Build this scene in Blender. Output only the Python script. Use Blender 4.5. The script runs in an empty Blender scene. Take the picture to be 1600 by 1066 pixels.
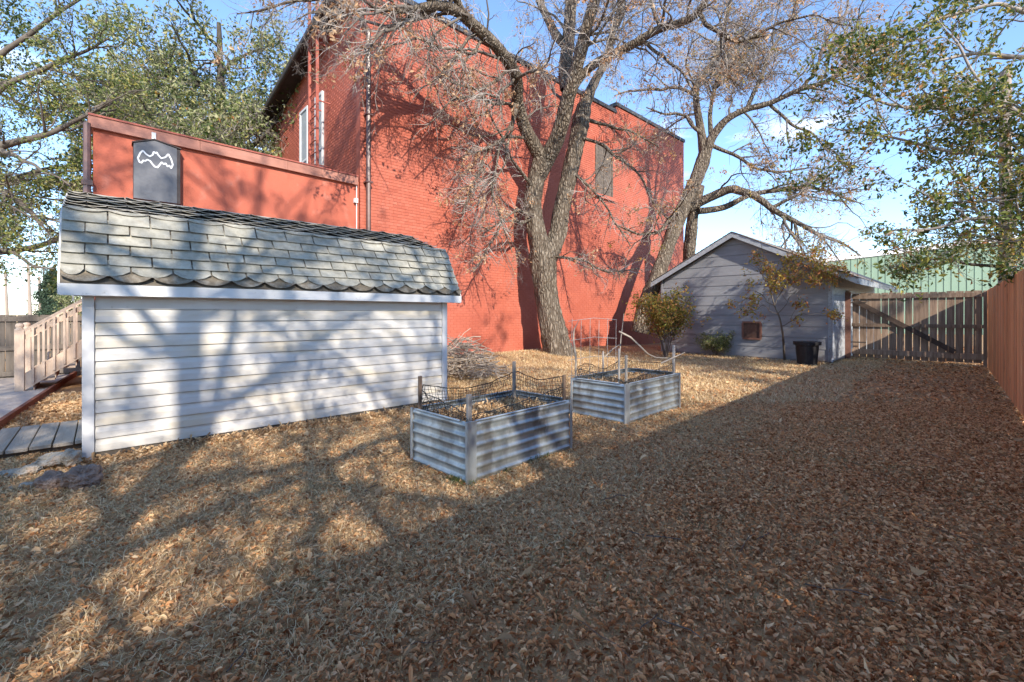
import bpy, bmesh, math, random
import numpy as np
from mathutils import Vector, Matrix
random.seed(4); rng = np.random.default_rng(11)
scene = bpy.context.scene
COL = scene.collection

# ------------------------------------------------------------ camera, sky, sun
CAM_H = 1.3; FPX = 700.0
cd = bpy.data.cameras.new('camera'); cam = bpy.data.objects.new('camera', cd); COL.objects.link(cam)
cam.location = (0, 0, CAM_H); cam.rotation_euler = (math.radians(90), 0, 0)
cd.sensor_width = 36; cd.lens = 36 * FPX / 1600; cd.shift_y = -43 / 1600
cd.clip_start = 0.05; cd.clip_end = 1500
scene.camera = cam
SUN_EL = math.radians(30); SUN_AZ = math.atan2(0.397, -0.918)      # clockwise from +Y
world = bpy.data.worlds.new("World"); scene.world = world; world.use_nodes = True
wn = world.node_tree; wn.nodes.clear()
sky = wn.nodes.new('ShaderNodeTexSky'); sky.sky_type = 'NISHITA'; sky.sun_disc = False
sky.sun_elevation = SUN_EL; sky.sun_rotation = SUN_AZ
sky.air_density = 1.0; sky.dust_density = 0.05; sky.ozone_density = 3.6; sky.altitude = 900
tc = wn.nodes.new('ShaderNodeTexCoord'); mp = wn.nodes.new('ShaderNodeMapping')
mp.inputs['Scale'].default_value = (1.3, 1.3, 4.0)
cn = wn.nodes.new('ShaderNodeTexNoise'); cn.inputs['Scale'].default_value = 2.1
cn.inputs['Detail'].default_value = 9; cn.inputs['Roughness'].default_value = 0.62
cr = wn.nodes.new('ShaderNodeValToRGB')
cr.color_ramp.elements[0].position = 0.585; cr.color_ramp.elements[0].color = (0, 0, 0, 1)
cr.color_ramp.elements[1].position = 0.86; cr.color_ramp.elements[1].color = (1, 1, 1, 1)
cm = wn.nodes.new('ShaderNodeMix'); cm.data_type = 'RGBA'
cm.inputs[7].default_value = (6.6, 6.8, 7.2, 1)
bg = wn.nodes.new('ShaderNodeBackground'); bg.inputs['Strength'].default_value = 0.15
wo = wn.nodes.new('ShaderNodeOutputWorld')
L = wn.links.new
L(tc.outputs['Generated'], mp.inputs['Vector']); L(mp.outputs[0], cn.inputs['Vector'])
L(cn.outputs['Fac'], cr.inputs[0]); L(cr.outputs[0], cm.inputs[0])
L(sky.outputs[0], cm.inputs[6]); L(cm.outputs[2], bg.inputs[0]); L(bg.outputs[0], wo.inputs[0])
sd = bpy.data.lights.new('sun', 'SUN'); sd.energy = 3.05; sd.angle = math.radians(0.53); sd.color = (1.0, 0.90, 0.77)
sun = bpy.data.objects.new('sun', sd); COL.objects.link(sun)
SDIR = Vector((math.sin(SUN_AZ) * math.cos(SUN_EL), math.cos(SUN_AZ) * math.cos(SUN_EL), math.sin(SUN_EL)))
sun.rotation_euler = SDIR.to_track_quat('Z', 'Y').to_euler(); sun.location = (6, -12, 14)
vs = scene.view_settings
vs.view_transform = 'Standard'; vs.look = 'None'; vs.gamma = 1; vs.exposure = 1.45; vs.use_curve_mapping = False

# ------------------------------------------------------------ helpers
RX = np.array([.736, .678, 0]) / math.hypot(.736, .678)      # along shed, brick wall, right fence
NX = np.array([RX[1], -RX[0], 0])                            # towards the camera side
UP = np.array([0, 0, 1.])
ROT = math.atan2(RX[1], RX[0])
def at(px, py, Z):
    return np.array([(px - 800) / FPX * Z, Z, CAM_H - (py - 490) / FPX * Z])
def onground(px, py, z=0.0):
    Z = FPX * (CAM_H - z) / (py - 490); return np.array([(px - 800) / FPX * Z, Z, z])
def F(O, r, n, z):
    return np.array(O, float) + RX * r + NX * n + UP * z
def gz(x, y):
    """height of the ground"""
    x = np.asarray(x, float); y = np.asarray(y, float)
    r = x * RX[0] + y * RX[1]; n = x * NX[0] + y * NX[1]
    nw = -10.29                                     # n of the brick wall plane
    m = 0.17 * np.exp(-((n - (nw + .9)) / 1.15) ** 2) * np.clip((r - 3.5) / 2.5, 0, 1) * np.clip((17 - r) / 5, 0, 1)
    s = 0.014 * np.sin(x * 1.7 + .4) * np.sin(y * 1.3 + 1) + 0.008 * np.sin(x * 4.1 + y * 3.3)
    return m + s * np.clip((np.hypot(x, y)) / 3, 0, 1)

W = {}
def tag(o, label=None, cat=None, group=None, kind=None):
    if label: o['label'] = label
    if cat: o['category'] = cat
    if group: o['group'] = group
    if kind: o['kind'] = kind
    return o
def link(o, parent, loc):
    COL.objects.link(o); loc = np.array(loc, float)
    if parent is not None:
        o.parent = parent; o.location = loc - W[parent.name]
    else: o.location = loc
    W[o.name] = loc
    return o
def thing(name, loc, label, cat, group=None):
    o = bpy.data.objects.new(name, None); o.empty_display_size = .2
    link(o, None, loc); return tag(o, label, cat, group)
def mesh_np(name, V, faces, mats, smooth=False):
    """faces: list of int arrays (n,k)"""
    me = bpy.data.meshes.new(name); V = np.ascontiguousarray(V, dtype=np.float32)
    faces = [np.asarray(f, dtype=np.int32) for f in faces if len(f)]
    me.vertices.add(len(V)); me.vertices.foreach_set('co', V.ravel())
    lv = np.concatenate([f.ravel() for f in faces]); tot = np.concatenate([np.full(len(f), f.shape[1]) for f in faces]).astype(np.int32)
    me.loops.add(len(lv)); me.loops.foreach_set('vertex_index', lv)
    me.polygons.add(len(tot)); st = np.concatenate([[0], np.cumsum(tot)[:-1]]).astype(np.int32)
    me.polygons.foreach_set('loop_start', st); me.polygons.foreach_set('loop_total', tot)
    me.polygons.foreach_set('use_smooth', np.full(len(tot), bool(smooth)))
    for m in (mats if isinstance(mats, (list, tuple)) else [mats]): me.materials.append(m)
    me.update(calc_edges=True); me.validate(); return me
BOXF = np.array([[0, 1, 3, 2], [4, 6, 7, 5], [0, 4, 5, 1], [2, 3, 7, 6], [0, 2, 6, 4], [1, 5, 7, 3]])
class MB:
    def __init__(s): s.V = []; s.Fq = []; s.n = 0
    def add(s, V, faces):
        V = np.asarray(V, float)
        for f in faces: s.Fq.append(np.asarray(f) + s.n)
        s.V.append(V); s.n += len(V); return s
    def hexa(s, c8): return s.add(c8, [BOXF])
    def box(s, O, r, n, z):
        return s.hexa([F(O, a, b, c) for a in r for b in n for c in z])
    def bar(s, a, b, w, h, side=None):
        """square bar from a to b, w across side, h the other way"""
        a = np.array(a, float); b = np.array(b, float); t = (b - a) / np.linalg.norm(b - a)
        sd_ = np.array(side if side is not None else NX, float); sd_ = sd_ - t * sd_.dot(t); sd_ /= np.linalg.norm(sd_)
        o = np.cross(t, sd_)
        return s.hexa([p + sd_ * i * w / 2 + o * j * h / 2 for p in (a, b) for i in (-1, 1) for j in (-1, 1)])
    def tube(s, pts, rad, k=6):
        P = np.array(pts, float)[None]; Rr = (np.full(len(pts), rad) if np.isscalar(rad) else np.array(rad))[None]
        V, q, caps = tubes(P, Rr, k); return s.add(V, [q])
    def poly(s, pts): return s.add(pts, [np.arange(len(pts))[None]])
    def prism(s, pts, vec):
        pts = np.array(pts, float); m = len(pts); i = np.arange(m); j = (i + 1) % m
        return s.add(np.vstack([pts, pts + np.array(vec)]), [i[None], (i + m)[::-1][None], np.stack([i, i + m, j + m, j], 1)])
    def build(s, name, mat, parent=None, smooth=False, kind=None, org=None, bevel=0):
        V = np.vstack(s.V)
        if org is None: org = np.array([V[:, 0].mean(), V[:, 1].mean(), V[:, 2].min()])
        org = np.array(org, float)
        me = mesh_np(name, V - org, s.Fq, mat, smooth)
        o = link(bpy.data.objects.new(name, me), parent, org)
        bm = bmesh.new(); bm.from_mesh(me); bmesh.ops.recalc_face_normals(bm, faces=bm.faces)
        if bevel: bmesh.ops.bevel(bm, geom=bm.edges[:], offset=bevel, segments=1, affect='EDGES', profile=.5)
        bm.to_mesh(me); bm.free()
        me.polygons.foreach_set('use_smooth', np.full(len(me.polygons), bool(smooth)))
        if kind: o['kind'] = kind
        return o
def put(name, me, parent, loc, rz=0, rx=0, ry=0, scale=None, kind=None):
    o = link(bpy.data.objects.new(name, me), parent, loc); o.rotation_euler = (rx, ry, rz)
    if scale is not None: o.scale = scale
    if kind: o['kind'] = kind
    return o
def tubes(P, R, k):
    """P (B,n,3), R (B,n) -> verts, quads"""
    B, n, _ = P.shape
    T = np.gradient(P, axis=1); T /= np.linalg.norm(T, axis=2, keepdims=True) + 1e-9
    ref = np.where(np.abs(T[..., 2:3]) > .9, np.array([1., 0, 0]), np.array([0, 0, 1.]))
    ref = np.repeat(ref[:, n // 2:n // 2 + 1], n, 1)
    u = np.cross(T, ref); u /= np.linalg.norm(u, axis=2, keepdims=True) + 1e-9
    v = np.cross(T, u)
    a = np.arange(k) * 2 * np.pi / k
    V = P[:, :, None] + R[..., None, None] * (np.cos(a)[None, None, :, None] * u[:, :, None] + np.sin(a)[None, None, :, None] * v[:, :, None])
    b = (np.arange(B) * n * k)[:, None, None]; i = (np.arange(n - 1) * k)[None, :, None]; j = np.arange(k)[None, None]; j2 = (j + 1) % k
    q = np.stack([b + i + j, b + i + j2, b + i + k + j2, b + i + k + j], -1).reshape(-1, 4)
    return V.reshape(-1, 3), q, None

# ------------------------------------------------------------ materials
def ramp(nt, els):
    r = nt.nodes.new('ShaderNodeValToRGB'); cr_ = r.color_ramp
    while len(cr_.elements) < len(els): cr_.elements.new(0.5)
    for e, (p, c) in zip(cr_.elements, els): e.position = p; e.color = (*c, 1)
    return r
def material(name, cols, scale=4, rough=.8, bump=.3, stretch=(1, 1, 1), rot=0, detail=6, metal=0, objvar=0.0, island=None,
             spots=None, fine=None, translucent=0, spec=.3, bumpscale=None, coords='world', bdist=.01, vor=None):
    m = bpy.data.materials.new(name); m.use_nodes = True; nt = m.node_tree; nt.nodes.clear(); N = nt.nodes.new; L = nt.links.new
    out = N('ShaderNodeOutputMaterial'); p = N('ShaderNodeBsdfPrincipled')
    p.inputs['Roughness'].default_value = rough; p.inputs['Metallic'].default_value = metal
    p.inputs['Specular IOR Level'].default_value = spec
    if coords == 'world': src = N('ShaderNodeNewGeometry').outputs['Position']
    else: src = N('ShaderNodeTexCoord').outputs['Object']
    mp1 = N('ShaderNodeMapping'); mp1.vector_type = 'POINT'; mp1.inputs['Rotation'].default_value = (0, 0, -rot)
    mp2 = N('ShaderNodeMapping'); mp2.inputs['Scale'].default_value = stretch
    L(src, mp1.inputs[0]); L(mp1.outputs[0], mp2.inputs[0]); vec = mp2.outputs[0]
    if objvar and coords == 'world':
        oi = N('ShaderNodeObjectInfo'); ad = N('ShaderNodeVectorMath'); ad.operation = 'ADD'
        ml = N('ShaderNodeMath'); ml.operation = 'MULTIPLY'; ml.inputs[1].default_value = 37.0
        L(oi.outputs['Random'], ml.inputs[0]); L(vec, ad.inputs[0]); L(ml.outputs[0], ad.inputs[1]); vec = ad.outputs[0]
    n1 = N('ShaderNodeTexNoise'); n1.inputs['Scale'].default_value = scale; n1.inputs['Detail'].default_value = detail
    n1.inputs['Roughness'].default_value = .65; L(vec, n1.inputs['Vector'])
    k = len(cols)
    els = [(.28 + .44 * i / max(1, k - 1), c) for i, c in enumerate(cols)]
    r = ramp(nt, els)
    if island:
        g = N('ShaderNodeNewGeometry'); mx = N('ShaderNodeMath'); mx.operation = 'MULTIPLY_ADD'
        mx.inputs[1].default_value = .2; L(n1.outputs[0], mx.inputs[0])
        mm = N('ShaderNodeMath'); mm.operation = 'MULTIPLY_ADD'; mm.inputs[1].default_value = .56; mm.inputs[2].default_value = .12
        L(g.outputs['Random Per Island'], mm.inputs[0]); L(mm.outputs[0], mx.inputs[2]); L(mx.outputs[0], r.inputs[0])
    else: L(n1.outputs[0], r.inputs[0])
    col = r.outputs[0]
    def mixc(fac, a, b, mode='MIX'):
        x = N('ShaderNodeMix'); x.data_type = 'RGBA'; x.blend_type = mode
        if hasattr(fac, 'is_linked'): L(fac, x.inputs[0])
        else: x.inputs[0].default_value = fac
        L(a, x.inputs[6])
        if hasattr(b, 'is_linked'): L(b, x.inputs[7])
        else: x.inputs[7].default_value = (*b, 1)
        return x.outputs[2]
    if spots:                      # (colour, scale, threshold, softness, stretch)
        for sc_, ss, th, soft, amt in spots:
            n2 = N('ShaderNodeTexNoise'); n2.inputs['Scale'].default_value = ss; n2.inputs['Detail'].default_value = 5; L(vec, n2.inputs['Vector'])
            r2 = ramp(nt, [(th, (0, 0, 0)), (min(1, th + soft), (amt, amt, amt))]); L(n2.outputs[0], r2.inputs[0])
            col = mixc(r2.outputs[0], col, sc_)
    if objvar:
        oi2 = N('ShaderNodeObjectInfo'); mr = N('ShaderNodeMapRange'); mr.inputs[3].default_value = 1 - objvar; mr.inputs[4].default_value = 1 + objvar
        L(oi2.outputs['Random'], mr.inputs[0]); hs = N('ShaderNodeHueSaturation'); L(mr.outputs[0], hs.inputs['Value']); L(col, hs.inputs['Color']); col = hs.outputs[0]
    L(col, p.inputs['Base Color'])
    if bump:
        n3 = N('ShaderNodeTexNoise'); n3.inputs['Scale'].default_value = bumpscale or scale * 4; n3.inputs['Detail'].default_value = 4; L(vec, n3.inputs['Vector'])
        h = n3.outputs[0]
        if vor:
            vo = N('ShaderNodeTexVoronoi'); vo.inputs['Scale'].default_value = vor; vo.feature = 'DISTANCE_TO_EDGE'
            ds = N('ShaderNodeVectorMath'); ds.operation = 'ADD'; nn = N('ShaderNodeTexNoise'); nn.inputs['Scale'].default_value = vor * .7
            L(vec, nn.inputs['Vector']); sc3 = N('ShaderNodeVectorMath'); sc3.operation = 'SCALE'; sc3.inputs[3].default_value = 1.2 / vor
            L(nn.outputs[1], sc3.inputs[0]); L(vec, ds.inputs[0]); L(sc3.outputs[0], ds.inputs[1]); L(ds.outputs[0], vo.inputs['Vector'])
            rr = ramp(nt, [(0, (0, 0, 0)), (.35, (1, 1, 1))]); L(vo.outputs[0], rr.inputs[0])
            mm2 = N('ShaderNodeMath'); mm2.operation = 'MULTIPLY_ADD'; mm2.inputs[1].default_value = .35; L(n3.outputs[0], mm2.inputs[0]); L(rr.outputs[0], mm2.inputs[2]); h = mm2.outputs[0]
            # bark colour multiplied darker along the furrows
            rc = ramp(nt, [(0, (.42, .38, .35)), (.25, (1, 1, 1))]); L(vo.outputs[0], rc.inputs[0])
            col = mixc(1.0, col, rc.outputs[0], 'MULTIPLY'); L(col, p.inputs['Base Color'])
        b = N('ShaderNodeBump'); b.inputs['Strength'].default_value = bump; b.inputs['Distance'].default_value = bdist
        L(h, b.inputs['Height']); L(b.outputs[0], p.inputs['Normal'])
    if translucent:
        t = N('ShaderNodeBsdfTranslucent'); L(col, t.inputs[0]); ms = N('ShaderNodeMixShader'); ms.inputs[0].default_value = translucent
        L(p.outputs[0], ms.inputs[1]); L(t.outputs[0], ms.inputs[2]); L(ms.outputs[0], out.inputs[0])
    else: L(p.outputs[0], out.inputs[0])
    return m
M = {}
M['ground'] = material('ground_litter', [(.22, .12, .055), (.42, .25, .12), (.58, .38, .20)], scale=26, rough=.95, bump=.9, bumpscale=75, detail=9, bdist=.02,
                       spots=[((.26, .20, .09), 1.1, .52, .15, .55), ((.12, .075, .045), 5, .60, .1, .6)])
M['leaf_litter'] = material('dead_leaf', [(.24, .10, .04), (.60, .29, .125), (.78, .44, .21), (.86, .58, .33)], scale=30, rough=.75, bump=.2, island=True, translucent=.15)
M['leaf_tan'] = material('tan_leaf', [(.34, .20, .10), (.60, .39, .21), (.76, .57, .34)], scale=30, rough=.8, bump=.2, island=True, translucent=.15)
M['straw'] = material('straw', [(.46, .32, .15), (.68, .50, .27), (.80, .66, .42)], scale=30, rough=.85, bump=0, island=True, translucent=.1)
M['grass'] = material('dry_grass', [(.20, .14, .05), (.38, .26, .11), (.58, .41, .19)], scale=30, rough=.85, bump=0, island=True, translucent=.15)
M['siding'] = material('white_siding', [(.50, .475, .42), (.60, .58, .54), (.66, .65, .63)], scale=2.2, rough=.5, bump=.08, stretch=(.6, .6, 2), rot=ROT, objvar=.03,
                       spots=[((.62, .53, .37), 2.4, .52, .14, .6), ((.40, .35, .27), 30, .70, .05, .6)])
M['white_trim'] = material('white_trim', [(.60, .60, .59), (.70, .70, .70)], scale=3, rough=.5, bump=.1, objvar=.03, spots=[((.35, .33, .3), 22, .66, .08, .5)])
M['shingle'] = material('grey_shingle', [(.21, .20, .165), (.31, .297, .25), (.40, .385, .33)], scale=11, rough=.95, bump=.5, bumpscale=190, objvar=.13,
                        spots=[((.22, .20, .17), 5, .60, .12, .6)])
M['shingle_old'] = material('curled_shingle', [(.22, .20, .16), (.38, .35, .30), (.52, .49, .43)], scale=9, rough=.95, bump=.6, bumpscale=160, objvar=.2)
M['shingle_brown'] = material('mossy_brown_shingle', [(.09, .075, .055), (.17, .145, .11), (.27, .25, .21)], scale=14, rough=.95, bump=.7, bumpscale=120, objvar=.25)
M['shingle_edge'] = material('shingle_underlay', [(.10, .085, .07), (.18, .16, .13)], scale=9, rough=.95, bump=.4)
M['red_brick'] = material('painted_brick', [(.34, .086, .053), (.41, .114, .071), (.46, .14, .092)], scale=.8, rough=.6, bump=.35, bumpscale=60, bdist=.005,
                          spots=[((.52, .19, .13), 4, .58, .16, .45), ((.27, .065, .045), 1.9, .58, .14, .45), ((.24, .13, .10), 17, .68, .05, .6)], objvar=.03)
M['red_stucco'] = material('painted_stucco', [(.40, .10, .060), (.46, .128, .078)], scale=.9, rough=.75, bump=.8, bumpscale=70, bdist=.006, spots=[((.52, .21, .15), 3, .58, .12, .5), ((.28, .085, .06), 1.6, .60, .10, .45), ((.22, .12, .09), 24, .70, .04, .7)])
M['brown_trim'] = material('red_brown_trim', [(.17, .075, .055), (.27, .13, .10)], scale=5, rough=.6, bump=.2)
M['dark_trim'] = material('dark_brown_trim', [(.035, .028, .024), (.07, .055, .048)], scale=5, rough=.6, bump=.2)
M['pipe'] = material('painted_pipe', [(.075, .04, .035), (.16, .075, .06)], scale=6, rough=.38, bump=.1, spec=.6)
M['ladder'] = material('rusty_red_ladder', [(.26, .07, .05), (.38, .11, .08)], scale=8, rough=.6, bump=.1)
M['cap'] = material('weathered_cap', [(.30, .13, .095), (.42, .20, .15)], scale=4, rough=.7, bump=.3, stretch=(.3, 1, 1), rot=ROT)
M['blackcap'] = material('dark_parapet_cap', [(.03, .035, .045), (.07, .075, .085)], scale=4, rough=.5, bump=.1)
M['board'] = material('grey_board', [(.10, .105, .12), (.15, .155, .17)], scale=5, rough=.55, bump=.1)
M['board_side'] = material('board_edge', [(.04, .035, .035), (.08, .06, .055)], scale=5, rough=.7, bump=.1)
M['white_paint'] = material('white_paint', [(.80, .80, .80), (.84, .84, .84)], scale=5, rough=.5, bump=0)
M['oldbrick'] = material('infill_masonry', [(.05, .045, .04), (.12, .10, .085), (.18, .14, .11)], scale=9, rough=.9, bump=.5)
M['glass'] = material('window_glass', [(.30, .33, .36), (.45, .48, .5)], scale=1, rough=.12, bump=0, spec=.8)
M['garage'] = material('grey_siding', [(.20, .205, .222), (.28, .287, .30)], scale=3, rough=.6, bump=.15, stretch=(1, .4, 2), rot=ROT, objvar=.05, spots=[((.36, .37, .40), 12, .66, .06, .6)])
M['garage_trim'] = material('peeling_trim', [(.24, .27, .31), (.40, .42, .44)], scale=14, rough=.6, bump=.3, spots=[((.23, .18, .14), 20, .60, .06, .8)])
M['garage_roof'] = material('garage_shingle', [(.16, .14, .13), (.28, .25, .23)], scale=9, rough=.95, bump=.5, objvar=.15)
M['fence'] = material('weathered_fence', [(.14, .095, .066), (.25, .175, .125), (.36, .27, .20)], scale=6, rough=.85, bump=.35, stretch=(3, 3, .25), objvar=.22)
M['brace'] = material('dark_brace', [(.05, .034, .026), (.10, .07, .055)], scale=8, rough=.85, bump=.3)
M['fence_red'] = material('stained_fence', [(.50, .21, .09), (.70, .34, .16), (.80, .47, .26)], scale=5, rough=.8, bump=.5, stretch=(4, 4, .22), objvar=.24, spots=[((.20, .09, .05), 9, .66, .06, .7)])
M['fence_grey'] = material('grey_fence', [(.10, .085, .07), (.18, .155, .13)], scale=6, rough=.85, bump=.35, stretch=(3, 3, .25), objvar=.2)
M['stairwood'] = material('pink_cedar', [(.44, .33, .25), (.57, .45, .35)], scale=5, rough=.7, bump=.2, stretch=(3, 3, .5), objvar=.06)
M['plank'] = material('grey_plank', [(.27, .23, .19), (.40, .355, .30)], scale=5, rough=.85, bump=.4, stretch=(4, .4, 1), rot=ROT, objvar=.1)
M['concrete'] = material('patio_concrete', [(.38, .33, .28), (.50, .45, .39)], scale=4, rough=.85, bump=.3, spots=[((.3, .22, .15), 14, .62, .08, .6)])
M['edging'] = material('edging_board', [(.16, .06, .035), (.26, .11, .07)], scale=8, rough=.85, bump=.3)
M['galv'] = material('galvanised_sheet', [(.28, .32, .335), (.40, .45, .47), (.52, .57, .59)], scale=5, rough=.40, bump=.06, metal=.55, spec=.5, stretch=(1.5, 1.5, .7),
                     spots=[((.17, .165, .155), 3.2, .52, .12, .75), ((.62, .66, .67), 7, .60, .1, .6)], objvar=.04)  # dark blotches: stains, and shadow streaks painted into the sheet colour
M['galv_flat'] = material('galvanised_corner', [(.42, .48, .52), (.56, .62, .66)], scale=6, rough=.36, bump=.03, metal=.6, spec=.5)
M['soil'] = material('bed_soil', [(.07, .05, .035), (.15, .11, .075)], scale=20, rough=.95, bump=.8)
M['stake'] = material('grey_stake', [(.26, .24, .22), (.42, .39, .36)], scale=12, rough=.85, bump=.2, stretch=(3, 3, .4), objvar=.25)
M['wire'] = material('dark_wire', [(.02, .024, .024), (.045, .05, .05)], scale=20, rough=.5, bump=0, metal=.3)
M['wire_light'] = material('pale_wire', [(.35, .35, .34), (.45, .45, .44)], scale=20, rough=.5, bump=0, metal=.4)
M['stick'] = material('pale_stick', [(.30, .25, .20), (.45, .39, .32)], scale=20, rough=.85, bump=.2, coords='object')
M['rock_pink'] = material('pink_rock', [(.12, .08, .06), (.24, .17, .13), (.38, .29, .235)], scale=7, rough=.9, bump=.6, coords='object', spots=[((.14, .12, .10), 9, .6, .1, .7)])
M['rock_grey'] = material('grey_rock', [(.16, .14, .11), (.33, .295, .24), (.52, .48, .40)], scale=7, rough=.9, bump=.6, coords='object', spots=[((.45, .30, .19), 6, .58, .1, .7)])
M['bark'] = material('tree_bark', [(.13, .105, .08), (.235, .195, .15), (.38, .33, .265)], scale=8, rough=.95, bump=1.0, stretch=(1, 1, .28), vor=15, bumpscale=50, bdist=.05)
M['bark_far'] = material('tree_bark_far', [(.09, .075, .062), (.17, .145, .12)], scale=8, rough=.95, bump=.6, stretch=(1, 1, .3))
M['bark_dark'] = material('dark_bark', [(.05, .042, .035), (.10, .085, .07)], scale=8, rough=.95, bump=.6, stretch=(1, 1, .3))
M['twig'] = material('twig_bark', [(.17, .14, .12), (.30, .265, .235), (.42, .39, .36)], scale=2.5, rough=.9, bump=0)
M['twig_dark'] = material('dark_twig', [(.08, .065, .055), (.16, .135, .115)], scale=2.5, rough=.9, bump=0)
M['leaf_orange'] = material('peach_leaf', [(.36, .20, .10), (.50, .31, .18), (.58, .42, .27)], scale=3, rough=.7, bump=0, island=True, translucent=.35)
M['leaf_yellow'] = material('yellow_leaf', [(.16, .15, .03), (.36, .30, .055), (.48, .34, .07), (.42, .20, .07)], scale=2, rough=.6, bump=0, island=True, translucent=.4)
M['leaf_olive'] = material('olive_leaf', [(.07, .10, .03), (.18, .21, .075), (.32, .34, .16), (.44, .42, .24)], scale=.8, rough=.6, bump=0, island=True, translucent=.35)
M['leaf_green'] = material('green_leaf', [(.045, .08, .02), (.10, .155, .035), (.20, .25, .06), (.38, .34, .08)], scale=.8, rough=.5, bump=0, island=True, translucent=.35)
M['leaf_rust'] = material('rust_leaf', [(.28, .10, .04), (.45, .18, .07), (.5, .28, .12)], scale=.8, rough=.6, bump=0, island=True, translucent=.35)
M['leaf_con'] = material('conifer_needles', [(.025, .05, .03), (.06, .095, .055)], scale=1, rough=.7, bump=0, island=True)
M['green_metal'] = material('green_metal_sheet', [(.165, .25, .18), (.21, .30, .22)], scale=.7, rough=.45, bump=.03, stretch=(1, 1, .4))
M['white_metal'] = material('white_metal_trim', [(.72, .74, .75), (.8, .8, .8)], scale=2, rough=.4, bump=0)
M['black_plastic'] = material('black_plastic', [(.012, .012, .014), (.028, .028, .032)], scale=6, rough=.5, bump=.1)
M['hatch'] = material('brown_hatch', [(.12, .055, .04), (.22, .11, .08)], scale=9, rough=.7, bump=.3)
M['hatch_dark'] = material('dark_hatch', [(.05, .028, .022), (.11, .06, .045)], scale=14, rough=.7, bump=.3)
M['pole'] = material('utility_pole', [(.26, .21, .17), (.38, .32, .27)], scale=5, rough=.9, bump=.4, stretch=(3, 3, .3))

# ------------------------------------------------------------ ground
def grid_axis(segs):
    out = []
    for a, b, n in segs: out += list(np.linspace(a, b, n, endpoint=False))
    return np.array(out + [segs[-1][1]])
xs = grid_axis([(-400, -40, 6), (-40, -14, 8), (-14, 16, 150), (16, 40, 8), (40, 400, 6)])
ys = grid_axis([(-400, -30, 6), (-30, -4, 10), (-4, 22, 130), (22, 50, 10), (50, 400, 6)])
XX, YY = np.meshgrid(xs, ys); ZZ = gz(XX, YY)
V = np.stack([XX, YY, ZZ], -1).reshape(-1, 3); nx = len(xs); ny = len(ys)
i = (np.arange(ny - 1) * nx)[:, None] + np.arange(nx - 1)[None]; i = i.ravel()
me = mesh_np('ground', V, [np.stack([i, i + 1, i + nx + 1, i + nx], 1)], M['ground'], True)
tag(link(bpy.data.objects.new('ground', me), None, (0, 0, 0)), 'brown yard ground under the fallen leaves', kind='structure')

# key points
S0 = np.array([-3.763, 3.92, 0])                     # near left corner of the shed wall
B0 = np.array([-3.59, 10.6, 0])                      # near corner of the tall brick building
G0 = np.array([8.30, 11.67, 0])                        # right corner of the garage gable
def fr(x, y): return x * RX[0] + y * RX[1]
def fn(x, y): return x * NX[0] + y * NX[1]

# ------------------------------------------------------------ white shed
shed = thing('garden_shed', F(S0, 1.9, -1.2, 0), 'low white sided garden shed with a grey shingled gambrel roof', 'shed')
SL = 3.82; SD = 2.45
b = MB(); b.box(S0, (.03, SL - .03), (-SD, -.03), (.10, 1.42)); b.build('wall_core', M['white_trim'], shed)
# gable ends
for r_, w in ((0.0, .03), (SL - .03, .03)):
    pts = [F(S0, r_, -.03, 1.42), F(S0, r_, -.42, 2.18), F(S0, r_, -SD / 2, 2.47), F(S0, r_, -SD + .42, 2.18), F(S0, r_, -SD + .03, 1.42)]
    b = MB(); b.prism(pts, RX * w); b.build('gable_wall', M['siding'], shed)
crs = (1.337 - .07) / 11
me_s = None
for k in range(11):
    z0 = .07 + k * crs
    pts = [F(S0, .085, -.028, z0), F(S0, .085, .012, z0), F(S0, .085, .008, z0 + crs * .5), F(S0, .085, -.006, z0 + crs - .004), F(S0, .085, -.028, z0 + crs - .004)]
    b = MB(); b.prism(pts, RX * (SL - .17)); b.build('siding_board', M['siding'], shed)
b = MB(); b.box(S0, (.085, SL - .085), (-.03, .004), (1.341, 1.455)); b.build('frieze_board', M['white_trim'], shed)
for r_ in (0, SL - .08):
    b = MB(); b.box(S0, (r_, r_ + .08), (-.03, .024), (.005, 1.455)); b.build('corner_board', M['white_trim'], shed, bevel=.003)
for r_ in (0, SL - .03):
    b = MB(); b.box(S0, (r_, r_ + .03), (-SD, -.031), (.04, 1.419)); b.build('end_wall', M['siding'], shed)
b = MB(); b.box(S0, (.09, SL - .05), (-.06, -.008), (-.01, .075)); b.build('skirt_board', M['fence_grey'], shed)  # skirt coloured dark to stand for the shaded gap under the shed
b = MB(); b.box(S0, (.1, SL - .1), (-SD + .05, -.07), (0, .10)); b.build('skid', M['fence_grey'], shed)
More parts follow.
